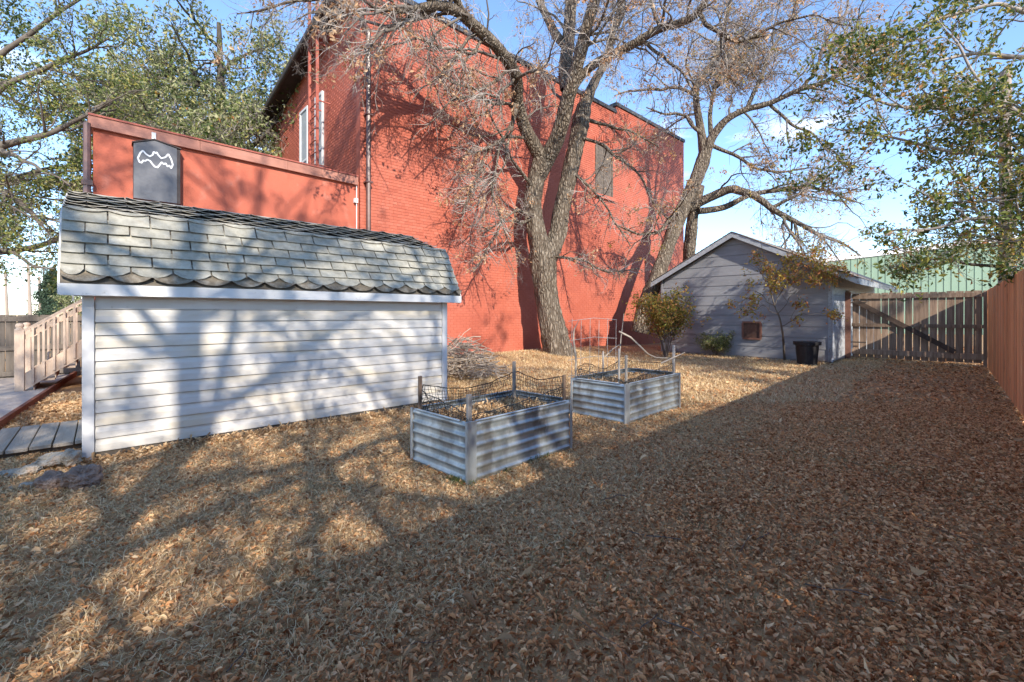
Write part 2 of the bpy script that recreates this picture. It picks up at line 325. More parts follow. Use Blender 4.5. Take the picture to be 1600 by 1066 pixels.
# roof, eave 0.15 proud, ridge and knee
EO, KN, RD = .17, -.18, -SD / 2
Ez, Kz, Rz = 1.56, 2.205, 2.58; ro0, ro1 = -.13, SL + .13
b = MB(); b.box(S0, (ro0, ro1), (EO - .02, EO + .012), (1.452, 1.552)); b.build('fascia', M['white_trim'], shed, bevel=.003)
b = MB(); b.box(S0, (ro0, ro1), (-.0, EO - .022), (1.458, 1.475)); b.build('soffit', M['white_trim'], shed)
prof = [(EO, Ez), (KN, Kz), (RD, Rz), (-SD - KN, Kz), (-SD - EO, Ez)]
b = MB()
pts = [F(S0, ro0, n, z) for n, z in prof] + [F(S0, ro0, n, z - .035) for n, z in prof[::-1]]
b.prism(pts, RX * (ro1 - ro0)); b.build('roof_deck', M['shingle_edge'], shed)
for r_ in (ro0 - .014, ro1 - .004):
    for a, c in ((0, 1), (1, 2), (2, 3), (3, 4)):
        (n0, z0), (n1, z1) = prof[a], prof[c]
        b = MB(); b.prism([F(S0, r_, n0, z0 - .01), F(S0, r_, n1, z1 - .01), F(S0, r_, n1, z1 - .10), F(S0, r_, n0, z0 - .10)], RX * .018); b.build('rake_board', M['white_trim'], shed)
def shingle_mesh(w, l, curl, round_, th=.006, nx_=7):
    """x along the eave, y up the slope, z off the roof; lower edge at y=0"""
    xs_ = np.linspace(0, w, nx_); V = []
    for j, v in enumerate((0, .35, 1)):
        for x in xs_:
            e = abs(2 * x / w - 1)
            y = v * l
            if j == 0: y += round_ * e ** 2.6
            z = .006 + (1 - v) * .004
            if j == 0: z += curl * e ** 2
            if j == 1: z += curl * .3 * e ** 2
            V.append((x, y, z))
    V = np.array(V); m = len(V); V2 = V.copy(); V2[:, 2] -= th
    Fq = []
    for j in range(2):
        for i_ in range(nx_ - 1):
            a = j * nx_ + i_; Fq.append((a, a + 1, a + nx_ + 1, a + nx_))
    for i_ in range(nx_ - 1): Fq.append((m + i_ + 1 - 0, i_ + 1, i_, m + i_))
    for j in range(2):
        a = j * nx_; Fq.append((a, a + nx_, m + a + nx_, m + a)); a = j * nx_ + nx_ - 1; Fq.append((a + nx_, a, m + a, m + a + nx_))
    return mesh_np('shingle', np.vstack([V, V2]), [np.array(Fq)], None, False)
def lay_shingles(n0, z0, n1, z1, rows, kind, mats):
    sl = math.hypot(n1 - n0, z1 - z0); ex = sl / (rows - (.45 if kind == 'steep' else 0)); pitch = math.atan2(z1 - z0, n0 - n1)
    tilt0 = .017 / ex
    for row in range(rows):
        off = -.153 if row % 2 else 0
        r_ = ro0 + off
        while r_ < ro1 - .01:
            a = max(r_, ro0); bb = min(r_ + .302, ro1)
            if bb - a > .04:
                me = random.choice(variants[kind if (kind != 'steep' or row > 1) else ('eave' if row else 'eave0')])
                f = (row - (.45 if kind == 'steep' and row else 0)) * ex / sl
                loc = F(S0, a, n0 + (n1 - n0) * f + random.uniform(-.001, .001), z0 + (z1 - z0) * f + .004)
                # local x = RX, local y = up slope, local z = normal
                loc = loc + (NX * math.sin(pitch) + UP * math.cos(pitch)) * .017
                o = link(bpy.data.objects.new('shingle', me), shed, loc)
                yv = Vector((-NX[0] * math.cos(pitch), -NX[1] * math.cos(pitch), math.sin(pitch))); xv = Vector(RX); zv = xv.cross(yv)
                mat3 = Matrix((xv, yv, zv)).transposed()
                jit = Matrix.Rotation(random.uniform(-.006, .006), 3, 'Z') @ Matrix.Rotation(-tilt0 * random.uniform(.8, 1.3), 3, 'X')
                o.rotation_euler = (mat3 @ jit).to_euler(); o.scale = ((bb - a) / .302 * .968, ex / .127, 1)
            r_ += .3055
variants = {}
def mkvar(key, n, curl, rnd, mt):
    L_ = []
    for q in range(n):
        me = shingle_mesh(.302, .21, random.uniform(*curl), random.uniform(*rnd)); me.materials.clear(); me.materials.append(M[mt]); L_.append(me)
    variants[key] = L_
mkvar('steep', 5, (0, .004), (0.0, .012), 'shingle')
mkvar('eave', 4, (.012, .024), (.05, .062), 'shingle')
mkvar('eave0', 6, (.015, .045), (.03, .06), 'shingle_brown')
mkvar('flat', 8, (.004, .026), (.0, .03), 'shingle_old')
lay_shingles(EO + .015, Ez - .005, KN, Kz, 7, 'steep', 'shingle')
lay_shingles(KN, Kz, RD, Rz, 8, 'flat', 'shingle')
b = MB(); b.prism([F(S0, ro0, RD + .12, Rz - .03), F(S0, ro0, RD, Rz + .018), F(S0, ro0, RD - .12, Rz - .03)], RX * (ro1 - ro0)); b.build('ridge_cap', M['shingle_old'], shed)

# ------------------------------------------------------------ tall brick building
bb_ = thing('brick_building', F(B0, 8, -3.7, 0), 'tall two storey brick building painted red behind the big bare tree', 'building')
BL = 16.1; BW = 7.6
def topz(r): return 9.2 if r < 10.5 else 9.5
WIN = (8.98, 10.1, 5.2, 7.3)   # r0,r1,z0,z1 filled from pixels below
# window seen at px 932-958, y 218-310
def r_at(px):
    q = (px - 800) / FPX; return (q * B0[1] - B0[0]) / (RX[0] - q * RX[1])
def z_on(px, py):
    Z = B0[1] + RX[1] * r_at(px); return CAM_H - (py - 490) / FPX * Z
w0, w1 = r_at(930), r_at(957); wz0, wz1 = z_on(944, 306), z_on(944, 226)
b = MB()
b.prism([F(B0, .01, -.011, -.3), F(B0, BL, -.011, -.3), F(B0, BL, -.011, 9.5), F(B0, 10.5, -.011, 9.5), F(B0, 10.5, -.011, 9.2), F(B0, .01, -.011, 9.2)], -NX * .239)
b.build('wall', M['red_brick'], bb_)
b = MB(); b.prism([F(B0, .03, -.251, -.3), F(B0, .03, -.251, 9.08), F(B0, .03, -BW, 7.98), F(B0, .03, -BW, -.3)], RX * .25); b.build('wall', M['red_brick'], bb_)
b = MB(); b.box(B0, (BL - .26, BL - .01), (-BW, -.251), (-.3, 9.0)); b.build('wall', M['red_brick'], bb_)
b = MB(); b.prism([F(B0, -.35, -.251, 9.10), F(B0, -.35, -BW - .3, 7.95), F(B0, -.35, -BW - .3, 8.12), F(B0, -.35, -.251, 9.27)], RX * (BL - .0)); b.build('roof', M['dark_trim'], bb_)
b = MB(); b.prism([F(B0, -.42, -.10, 9.03), F(B0, -.42, -BW - .35, 7.88), F(B0, -.42, -BW - .35, 8.20), F(B0, -.42, -.10, 9.33)], RX * .065); b.build('fascia', M['dark_trim'], bb_)
b = MB(); b.tube([F(B0, -.48, -.05, 8.98), F(B0, -.48, -BW - .35, 7.84)], .055, 8); b.build('gutter', M['dark_trim'], bb_, True)
for r0, r1, z in ((-.05, 10.47, 9.2), (10.44, BL + .05, 9.5)):
    k = r0
    while k < r1 - .05:
        k2 = min(k + 1.9, r1); b = MB(); b.box(B0, (k, k2 - .012), (-.30, .05), (z + .002, z + .14)); b.build('parapet_cap', M['blackcap'], bb_); k = k2
# bricks: real courses with recessed joints
bw, bh, jt = .205, .066, .010
def brickmesh(w, h, d):
    bm = bmesh.new(); bmesh.ops.create_cube(bm, size=1)
    for v in bm.verts: v.co = ((v.co.x + .5) * w, (v.co.y) * d, (v.co.z + .5) * h)
    me = bpy.data.meshes.new('brick'); bm.to_mesh(me); bm.free(); me.materials.append(M['red_brick']); return me
specs = []
for row in range(int(9.5 / (bh + jt)) + 1):
    z = row * (bh + jt); off = -(bw + jt) / 2 if row % 2 else 0
    k = off
    while k < BL - .02:
        a = max(k, 0); c = min(k + bw, BL); k += bw + jt
        if c - a < .04: continue
        if z + bh > topz(a) or (row % 6 == 5 and False): continue
        if a > w0 - .12 and c < w1 + .12 and z > wz0 and z < wz1 + .1: continue
        specs.append((a, c, z))
specs = np.array(specs)
cz = specs[:, 2]; dist = np.where(cz > 3.1, np.hypot(specs[:, 0] + 1.0, cz - 1.3), 99)
order = np.argsort(dist); near = order[:296]; rest = order[296:]
bmesh_std = brickmesh(bw, bh, .034)
for i_ in near:
    a, c, z = specs[i_]
    o = put('brick', bmesh_std, bb_, F(B0, a, -.0198 + random.uniform(-.0012, .0012), z), rz=ROT + random.uniform(-.004, .004))
    if c - a < bw - .001: o.scale = ((c - a) / bw, 1, 1)
def brick_field(specs, fO, face, name, depth=.003):
    n = len(specs); d = depth + rng.uniform(-.0013, .0013, n)
    a, c, z = specs.T; a = a + rng.uniform(-.001, .001, n)
    V = np.zeros((n, 8, 3)); ch = .004
    for idx, (x, y, zz) in enumerate([(a, 0, z), (c, 0, z), (c, 0, z + bh), (a, 0, z + bh), (a + ch, 1, z + ch), (c - ch, 1, z + ch), (c - ch, 1, z + bh - ch), (a + ch, 1, z + bh - ch)]):
        V[:, idx] = fO(x, (d if y else np.full(n, -.02)), zz)
    base = (np.arange(n) * 8)[:, None]
    Fq = np.concatenate([base + np.array(f)[None] for f in ([4, 5, 6, 7], [0, 1, 5, 4], [1, 2, 6, 5], [2, 3, 7, 6], [3, 0, 4, 7])])
    org = W[bb_.name]; me = mesh_np(name, V.reshape(-1, 3) - org, [Fq], M['red_brick'])
    o = link(bpy.data.objects.new(name, me), bb_, org); o['kind'] = 'stuff'; return o
sidef = lambda x, d, z: B0[None] + RX[None] * x[:, None] + NX[None] * (d[:, None] - .0055) + UP[None] * z[:, None]
brick_field(specs[rest], sidef, 0, 'brick_courses')
sp2 = []
for row in range(int(9.1 / (bh + jt))):
    z = row * (bh + jt); off = -(bw + jt) / 2 if row % 2 else 0; k = off
    if z < 4.2: continue
    while k < BW - .02:
        a = max(k, 0.0); c = min(k + bw, BW); k += bw + jt
        if c - a < .04 or z + bh > 9.05 - .15 * a: continue
        if 2.35 < c and a < 3.03 and z < 7.5: continue
        if 3.55 < c and a < 4.35 and z < 7.5: continue
        sp2.append((a, c, z))
leftf = lambda x, d, z: B0[None] - NX[None] * (x[:, None] + .02) - RX[None] * (d[:, None] - .024) + UP[None] * z[:, None]
brick_field(np.array(sp2), leftf, 0, 'brick_courses')
# windows in the face above the annex roof
for a0, a1 in ((2.4, 2.98), (3.6, 4.3)):
    w = MB(); w.box(B0, (-.005, .028), (-a1, -a0), (4.3, 7.45)); wo_ = w.build('window', M['glass'], bb_)
    for (x0, x1, z0, z1) in ((a0, a0 + .07, 4.3, 7.45), (a1 - .07, a1, 4.3, 7.45), (a0 + .071, a1 - .071, 7.38, 7.45), (a0 + .071, a1 - .071, 5.85, 5.91), (a0 + .071, a1 - .071, 4.3, 4.36)):
        w = MB(); w.box(B0, (-.03, -.006), (-x1, -x0), (z0, z1)); w.build('window_frame', M['white_trim'], wo_)
# bricked-in arched window in the long wall
w = MB(); arc = [F(B0, w0, .004, wz0), F(B0, w1, .004, wz0), F(B0, w1, .004, wz1 - .15)]
for q in range(1, 6): arc.append(F(B0, w1 + (w0 - w1) * q / 6, .004, wz1 - .15 + .2 * math.sin(math.pi * q / 6)))
arc.append(F(B0, w0, .004, wz1 - .15))
w.prism(arc, -NX * .03); win = w.build('window', M['oldbrick'], bb_)
w = MB(); w.box(B0, (w0 - .12, w1 + .12), (.0, .09), (wz0 - .14, wz0 - .003)); w.build('sill', M['red_brick'], win)
for rr in (w0, w1 - .07, (w0 + w1) / 2 - .04):
    w = MB(); w.box(B0, (rr, rr + .07), (.005, .028), (wz0, wz1 - .16)); w.build('window_frame', M['oldbrick'], win)
for q in range(9):
    f = (q + .5) / 9; w = MB(); cx_ = w0 - .1 + (w1 - w0 + .2) * f; zz = wz1 - .10 + .22 * math.sin(math.pi * f)
    w.box(B0, (cx_ - .045, cx_ + .045), (-.0, .035), (zz, zz + .2)); w.build('arch_brick', M['red_brick'], win)
# downspout with elbow
w = MB()
dsx = r_at(573)
pts = [F(B0, -.44, .0, 8.95), F(B0, -.30, .10, 8.55), F(B0, -.05, .12, 8.25), F(B0, dsx, .10, 8.0), F(B0, dsx, .10, 6), F(B0, dsx, .10, 3), F(B0, dsx, .10, .1)]
w.tube(pts, .058, 8); dp = w.build('downspout', M['pipe'], bb_, smooth=False)
for z in (2.8, 4.4, 6.0, 7.6):
    w = MB(); w.box(B0, (dsx - .085, dsx + .085), (-.0, .165), (z, z + .035)); w.build('strap', M['pipe'], dp)
w = MB(); w.box(B0, (-.56, -.38), (-.12, .06), (8.88, 9.12)); w.build('gutter_outlet', M['dark_trim'], bb_)
# roof ladder up the short face
lad = None
def lp(n, z, off=-.34): return F(B0, off, n, z)
la, lb = -2.45, -1.87
pr = MB(); pr.bar(lp(la, 4.3), lp(la, 11.2), .05, .07); lad = pr.build('ladder', M['ladder'], bb_)
w = MB(); w.bar(lp(lb, 4.3), lp(lb, 8.9), .05, .07); w.build('rail', M['ladder'], lad)
w = MB(); w.bar(lp(lb, 8.9), lp(lb, 11.2), .05, .07); w.build('rail', M['ladder'], lad)
z = 4.6
while z < 11.2:
    w = MB(); w.tube([lp(la, z), lp(lb, z)], .014, 6); w.build('rung', M['ladder'], lad); z += .32
for z in (5.2, 6.9, 8.4):
    for n in (la, lb):
        w = MB(); w.bar(lp(n, z, -.33), lp(n, z, -.0), .03, .03, UP); w.build('bracket', M['ladder'], lad)
w = MB(); w.box(B0, (-.42, -.02), (la - .1, lb + .1), (8.62, 8.70)); w.build('ladder_plate', M['ladder'], lad)

# ------------------------------------------------------------ low stucco annex
an = thing('stucco_annex', F(B0, -2.3, -3, 0), 'low red stucco annex with a sloped brown parapet, left of the brick building', 'building')
AL = -4.62
w = MB(); w.prism([F(B0, AL, -.05, -.2), F(B0, -.02, -.05, -.2), F(B0, -.02, -.05, 4.42), F(B0, AL, -.05, 4.50)], -NX * .25); w.build('wall', M['red_stucco'], an)
w = MB(); w.box(B0, (AL, AL + .25), (-6.5, -.301), (-.2, 4.3)); w.build('wall', M['red_stucco'], an)
w = MB(); w.box(B0, (AL + .251, -.03), (-6.5, -.301), (4.0, 4.1)); w.build('roof', M['blackcap'], an)
for q in range(3):
    r0 = AL - .06 + q * (4.62 + .0) / 3; r1 = r0 + 1.54 - .006
    zt0 = 4.50 + (4.42 - 4.50) * (r0 - AL) / 4.6; zt1 = 4.50 + (4.42 - 4.50) * (r1 - AL) / 4.6
    w = MB(); w.prism([F(B0, r0, .03, zt0 - .10), F(B0, r1, .03, zt1 - .10), F(B0, r1, .03, zt1 + .09), F(B0, r0, .03, zt0 + .09)], -NX * .38); w.build('parapet_cap', M['cap'], an)
    w = MB(); w.prism([F(B0, r0, .05, zt0 + .091), F(B0, r1, .05, zt1 + .091), F(B0, r1, .05, zt1 + .12), F(B0, r0, .05, zt0 + .12)], -NX * .42); w.build('parapet_flashing', M['ladder'], an)
w = MB(); w.tube([F(B0, AL - .07, .02, 4.45), F(B0, AL - .07, .02, 3.4), F(B0, AL - .05, .02, .05)], .05, 8); dq = w.build('downspout', M['pipe'], an)
w = MB(); w.box(B0, (AL - .14, AL + .0), (-.04, .08), (3.42, 3.5)); w.build('strap', M['pipe'], dq)
w = MB(); w.tube([F(B0, -.09, .0, 4.3), F(B0, -.09, .0, 2.0)], .012, 5); w.build('conduit', M['white_trim'], an)
w = MB(); w.box(B0, (-.15, -.07), (-.04, .04), (3.9, 4.0)); w.build('conduit_box', M['white_trim'], an)

# grey board with the painted bat
def ra(px):
    return r_at(px)
p0, p1 = ra(208), ra(275); pm = ra(240)
def za(px, py): return z_on(px, py)
bd = thing('wall_board', F(B0, (p0 + p1) / 2, .1, za(240, 318)), 'dark grey pointed board with a white bat outline hung on the red stucco', 'board')
zb0 = za(208, 315); zt_l = za(208, 228); zt_r = za(275, 236); zpk = za(238, 222)
zb0 = (za(208, 313) + za(275, 319)) / 2
zt_l = zt_r = za(275, 236)
zt_l = za(208, 227)
w = MB(); w.prism([F(B0, p0, .14, zb0), F(B0, p1, .14, zb0), F(B0, p1, .14, zt_r), F(B0, pm, .14, zpk), F(B0, p0, .14, zt_l)], -NX * .035); w.build('panel', M['board'], bd)
w = MB()
w.box(B0, (p1 + .001, p1 + .05), (-.045, .135), (zb0, zt_r - .01)); w.build('side_frame', M['board_side'], bd)
w = MB(); w.box(B0, (p0, p1), (-.045, .104), (zb0, zb0 + .04)); w.build('bottom_frame', M['board_side'], bd)
w = MB(); w.box(B0, (p0, p0 + .05), (-.045, .104), (zb0 + .041, zt_l - .02)); w.build('side_frame', M['board_side'], bd)
w = MB(); w.prism([F(B0, p0 - .02, -.04, zt_l + .001), F(B0, pm, -.04, zpk + .001), F(B0, p1 + .06, -.04, zt_r + .001), F(B0, p1 + .06, -.04, zt_r + .02), F(B0, pm, -.04, zpk + .02), F(B0, p0 - .02, -.04, zt_l + .02)], NX * .2); w.build('board_cap', M['board_side'], bd)
w = MB(); w.box(B0, (pm - .03, pm + .03), (-.045, .05), (zpk + .025, zpk + .16)); w.build('mounting_block', M['white_trim'], bd)
bat = [(762, 890), (775, 862), (790, 848), (808, 868), (828, 880), (843, 872), (850, 855), (858, 862), (866, 858), (874, 872), (890, 890), (912, 885), (930, 868), (945, 895), (954, 925), (945, 945),
       (935, 930), (925, 935), (915, 918), (903, 922), (893, 912), (883, 925), (870, 940), (855, 936), (842, 922), (830, 905), (815, 898), (803, 905), (792, 902), (782, 915), (772, 912)]
bp = []
for x, y in bat:
    px = x / 3.5525; py = y / 3.5525
    r_ = r_at(px); bp.append(F(B0, r_, .1415, z_on(px, py)))
w = MB(); nb = len(bp)
P3 = np.array(bp); cc = P3.mean(0)
for i_ in range(nb):
    a, c = P3[i_], P3[(i_ + 1) % nb]
    t = (c - a) / np.linalg.norm(c - a)
    w.bar(a - t * .004, c + t * .004, .004 + .0004 * (i_ % 5), .024, NX)
w.build('bat_outline', M['white_paint'], bd)

# ------------------------------------------------------------ garage
ga = thing('garage', F(G0, 3, 2, 0), 'small grey lap sided garage with a low gable roof behind the flower pot', 'garage')
GW = 4.76; GLn = 6.0; GE = 2.40; GR = 3.62; gm = GW / 2
def gp(t, r, z): return G0 - NX * t + RX * r + UP * z     # t along the gable (to the left), r to the back
w = MB(); w.prism([gp(.02, .03, -.1), gp(GW - .02, .03, -.1), gp(GW - .02, .03, GE), gp(gm, .03, GR), gp(.02, .03, GE)], RX * .1); w.build('gable_wall', M['garage'], ga)
ex = .30; nrow = 12
for k in range(nrow):
    z0 = .05 + k * ex; z1 = min(z0 + ex - .006, GR - .03)
    if z0 > GR - .1: break
    def lim(z):
        if z <= GE: return 0, GW
        f = (z - GE) / (GR - GE); return gm * f, GW - gm * f
    a0, a1 = lim(z0); b0, b1 = lim(z1)
    w = MB(); V8 = [gp(a0 + .05, .03, z0), gp(a1 - .05, .03, z0), gp(b1 - .05, .03, z1), gp(b0 + .05, .03, z1), gp(a0 + .05, -.016, z0), gp(a1 - .05, -.016, z0), gp(b1 - .05, -.004, z1), gp(b0 + .05, -.004, z1)]
    w.add(V8, [np.array([[0, 1, 2, 3], [4, 7, 6, 5], [0, 4, 5, 1], [1, 5, 6, 2], [2, 6, 7, 3], [3, 7, 4, 0]])]); w.build('siding_board', M['garage'], ga)
for k in range(8):
    z0 = .05 + k * .29
    w = MB(); w.hexa([gp(t, r, z) for t in (-.02, .02) for r in (.06, GLn) for z in (z0, z0 + .285)]); w.build('siding_board', M['garage_trim'], ga)
w = MB(); w.hexa([gp(t, r, z) for t in (-.03, .05) for r in (-.025, .055) for z in (.03, GE)]); w.build('corner_board', M['garage_trim'], ga)
w = MB(); w.hexa([gp(t, r, z) for t in (GW - .05, GW + .02) for r in (-.025, GLn) for z in (.0, GE)]); w.build('side_wall', M['garage'], ga)
ov = .62; slope = (GR - GE) / gm
for s_, t0, t1 in ((1, -ov, gm), (-1, GW + .28, gm)):
    ze = GE - (ov if s_ == 1 else .28) * slope
    w = MB(); w.prism([gp(t0, -.22, ze + .03), gp(t1, -.22, GR + .03), gp(t1, -.22, GR + .10), gp(t0, -.22, ze + .10)], RX * (GLn + .4)); w.build('roof_deck', M['garage_roof'], ga)
    w = MB(); w.prism([gp(t0, -.245, ze - .06), gp(t1, -.245, GR - .06), gp(t1, -.245, GR + .085), gp(t0, -.245, ze + .085)], RX * .024); w.build('rake_board', M['garage_trim'], ga)
    # shingle butts along the rake
    nsh = 20
    for q in range(nsh):
        f0 = q / nsh; f1 = (q + 1.25) / nsh; f1 = min(f1, 1)
        ta, tb = t0 + (t1 - t0) * f0, t0 + (t1 - t0) * f1; zA, zB = ze + .10 + (GR - ze) * f0, ze + .10 + (GR - ze) * f1
        for rr in range(2):
            r_a = -.26 + rr * .5 + random.uniform(-.012, .006)
            w = MB(); w.prism([gp(ta, r_a, zA + .012), gp(tb, r_a, zB + .002), gp(tb, r_a, zB + .008), gp(ta, r_a, zA + .020 + random.uniform(0, .008))], RX * .49); w.build('shingle', M['garage_roof'], ga)
w = MB(); w.hexa([gp(t, r, z) for t in (-ov - .02, -ov + .0) for r in (-.22, GLn) for z in (GE - ov * slope - .06, GE - ov * slope + .08)]); w.build('fascia', M['garage_trim'], ga)
# hatch
def t_at(px):
    q = (px - 800) / FPX; return (G0[0] - q * G0[1]) / (NX[0] - q * NX[1])
def zg(px, py): Z = G0[1] - NX[1] * t_at(px); return CAM_H - (py - 490) / FPX * Z
h0, h1 = t_at(1188), t_at(1163); hz0, hz1 = zg(1176, 528), zg(1176, 505)
w = MB(); w.hexa([gp(t, r, z) for t in (h0, h1) for r in (-.045, -.017) for z in (hz0, hz1)]); hb = w.build('pet_hatch', M['hatch_dark'], ga)
for (a, c, z0, z1) in ((h0 - .03, h1 + .03, hz0 - .05, hz0), (h0 - .03, h1 + .03, hz1, hz1 + .05), (h0 - .05, h0 - .001, hz0, hz1), (h1 + .001, h1 + .05, hz0, hz1)):
    w = MB(); w.hexa([gp(t, r, z) for t in (a, c) for r in (-.075, -.018) for z in (z0, z1)]); w.build('hatch_frame', M['hatch'], hb)
w = MB(); w.tube([gp(-.06, -.04, GE - .1), gp(-.06, -.04, .15), gp(-.05, -.12, .06), gp(-.05, -.24, .04)], .035, 8); w.build('downspout', M['garage_trim'], ga)

# ------------------------------------------------------------ gate and fences
GA = G0 + RX * 1.62 - NX * (-.0); 
gl = np.array([9.47, 12.78, 0]); gr_ = np.array([11.52, 10.88, 0])
gdir = (gr_ - gl); glen = np.linalg.norm(gdir); gdir /= glen; gnor = np.array([-gdir[1], gdir[0], 0]); 
if gnor[1] > 0: gnor = -gnor       # towards the camera
gate = thing('wooden_gate', (gl + gr_) / 2, 'weathered wooden board gate with a long diagonal brace, right of the grey garage', 'gate')
ang = math.atan2(gdir[1], gdir[0])
def boardmesh(name, w_, t_, h_, mt, bev=.003, topcut=0):
    bm = bmesh.new(); bmesh.ops.create_cube(bm, size=1)
    for v in bm.verts: v.co = ((v.co.x) * w_, v.co.y * t_, (v.co.z + .5) * h_)
    bmesh.ops.bevel(bm, geom=bm.edges[:], offset=bev, segments=1, affect='EDGES')
    me = bpy.data.meshes.new(name); bm.to_mesh(me); bm.free(); me.materials.append(M[mt]); return me
nb_ = 16; gbm = boardmesh('board', .142, .02, 1.78, 'fence')
for k in range(nb_):
    s_ = .19 + (glen - .26) * (k + .5) / nb_
    put('board', gbm, gate, gl + gdir * s_ + UP * (.08 + random.uniform(-.01, .01)), rz=ang + random.uniform(-.01, .01), ry=random.uniform(-.006, .006), scale=(random.uniform(1.0, 1.08), 1, 1))
def gbar(name, s0, z0, s1, z1, w_, off, par=gate, mt='fence', th=.04):
    w = MB(); w.bar(gl + gdir * s0 + UP * z0 + gnor * off, gl + gdir * s1 + UP * z1 + gnor * off, th, w_, gnor); return w.build(name, M[mt], par)
gbar('rail', .18, 1.76, glen - .05, 1.76, .11, .032); gbar('rail', .18, .98, glen - .05, .98, .09, .032); gbar('rail', .18, .24, glen - .05, .24, .14, .032)
gbar('diagonal_brace', .25, 1.66, glen - .55, .34, .12, .075, mt='brace')
w = MB(); w.bar(gl + gdir * .08, gl + gdir * .08 + UP * 1.95, .11, .11, gnor); w.build('post', M['fence'], gate, bevel=.004)
w = MB(); w.bar(gl + gdir * .10 + gnor * .10 + UP * .05, gl + gdir * .10 + gnor * .10 + UP * 1.9, .03, .13, gnor); w.build('post_facing', M['hatch'], gate)
w = MB(); w.bar(gr_ + UP * 0, gr_ + UP * 1.86, .10, .10, gnor); w.build('post', M['fence'], gate)
for z in (.5, 1.6):
    gbar('hinge', .12, z, .5, z, .035, .095, mt='dark_trim', th=.006)

f0 = np.array([11.56, 10.90, 0]); fdir = -np.array([5.22, 5.36, 0]); fdir /= np.linalg.norm(fdir)
fnor = np.array([-fdir[1], fdir[0], 0])
if fnor[0] > 0: fnor = -fnor          # inward, to the yard
rf = thing('board_fence', f0 + fdir * 8, 'reddish stained vertical board fence running along the right edge of the yard', 'fence')
fang = math.atan2(fdir[1], fdir[0]); FL = 27.0
fb = boardmesh('board', .1449, .019, 1.84, 'fence_red')
nfb = int(FL / .145)
for k in range(nfb):
    s_ = .07 + k * .145
    p = f0 + fdir * s_
    if abs(p[0]) < .25 and abs(p[1]) < .3: pass
    put('board', fb, rf, p + UP * random.uniform(.0, .02) + fnor * random.uniform(-.005, .006), rz=fang + random.uniform(-.02, .02), ry=random.uniform(-.002, .002), scale=(1 if random.random() < .45 else (random.uniform(.95, .985) if random.random() < .75 else random.uniform(.87, .92)), 1, 1))
for z in (.35, 1.5):
    for q in range(9):
        w = MB(); w.bar(f0 + fdir * q * 3 - fnor * .04 + UP * z, f0 + fdir * (q * 3 + 2.99) - fnor * .04 + UP * z, .038, .088, fnor); w.build('rail', M['fence_red'], rf)
for q in range(10):
    w = MB(); p = f0 + fdir * q * 3 - fnor * .115; w.bar(p, p + UP * 1.8, .09, .09, fnor); w.build('post', M['fence_red'], rf)

# left back fence
q0 = at(0, 490, 8.7); q0[2] = 0
lf = thing('grey_fence', q0 + RX * .5, 'dark weathered board fence behind the wooden stair at the left edge', 'fence')
lfm = boardmesh('board', .14, .02, 1.27, 'fence_grey')
for k in range(40):
    s_ = -3.2 + k * .152
    put('board', lfm, lf, q0 + RX * s_ + UP * random.uniform(-.01, .01), rz=ROT, ry=random.uniform(-.006, .006))
for z in (.62, 1.19, .12):
    w = MB(); w.box(q0, (-3.3, 2.8), (.011, .05), (z - .045, z + .045)); w.build('rail', M['fence_grey'], lf)
for r_ in (-3, -.6, 1.8):
    w = MB(); w.box(q0, (r_, r_ + .09), (-.11, -.015), (0, 1.25)); w.build('post', M['fence_grey'], lf)

# ------------------------------------------------------------ stair
n0 = np.array([-8.0, 7.28, 0])
st = thing('wooden_stair', n0, 'pink cedar stair with balusters and a capped newel post beside the concrete pad', 'stair')
def rail_side(noff):
    w = MB(); w.box(n0, (-.055, .055), (noff - .055, noff + .055), (0.04, 1.03)); nw_ = w.build('newel_post', M['stairwood'], st, bevel=.004)
    w = MB(); bmq = [F(n0, 0, noff, 1.03), F(n0, 0, noff, 1.045), F(n0, 0, noff, 1.06), F(n0, 0, noff, 1.085), F(n0, 0, noff, 1.115), F(n0, 0, noff, 1.135), F(n0, 0, noff, 1.145)]
    w.tube(bmq, [.06, .06, .035, .05, .052, .035, .004], 12); w.build('newel_cap', M['stairwood'], nw_, smooth=True)
    sl_ = .75
    w = MB(); w.bar(F(n0, .0, noff, .985), F(n0, 1.6, noff, .985 + 1.6 * sl_), .09, .035); w.build('handrail', M['stairwood'], st)
    w = MB(); w.bar(F(n0, .05, noff, .90), F(n0, 1.6, noff, .90 + 1.55 * sl_), .035, .07); w.build('upper_rail', M['stairwood'], st)
    w = MB(); w.prism([F(n0, .06, noff, .05), F(n0, 1.6, noff, .05 + 1.54 * sl_), F(n0, 1.6, noff, .33 + 1.54 * sl_), F(n0, .06, noff, .33)], NX * .035); w.build('stringer', M['stairwood'], st)
    for k in range(12):
        r_ = .15 + k * .122
        w = MB(); w.box(n0, (r_ - .015, r_ + .015), (noff + .036, noff + .066), (.10 + (r_ - .06) * sl_, .97 + r_ * sl_)); w.build('baluster', M['stairwood'], st)
rail_side(0); rail_side(-.95)
for k in range(6):
    r_ = .12 + k * .25; z = .18 + k * .1875
    w = MB(); w.box(n0, (r_, r_ + .28), (-.94, -.01), (z, z + .035)); w.build('tread', M['stairwood'], st)
    w = MB(); w.box(n0, (r_ + .03, r_ + .045), (-.93, -.015), (z - .15, z - .001)); w.build('riser', M['stairwood'], st)

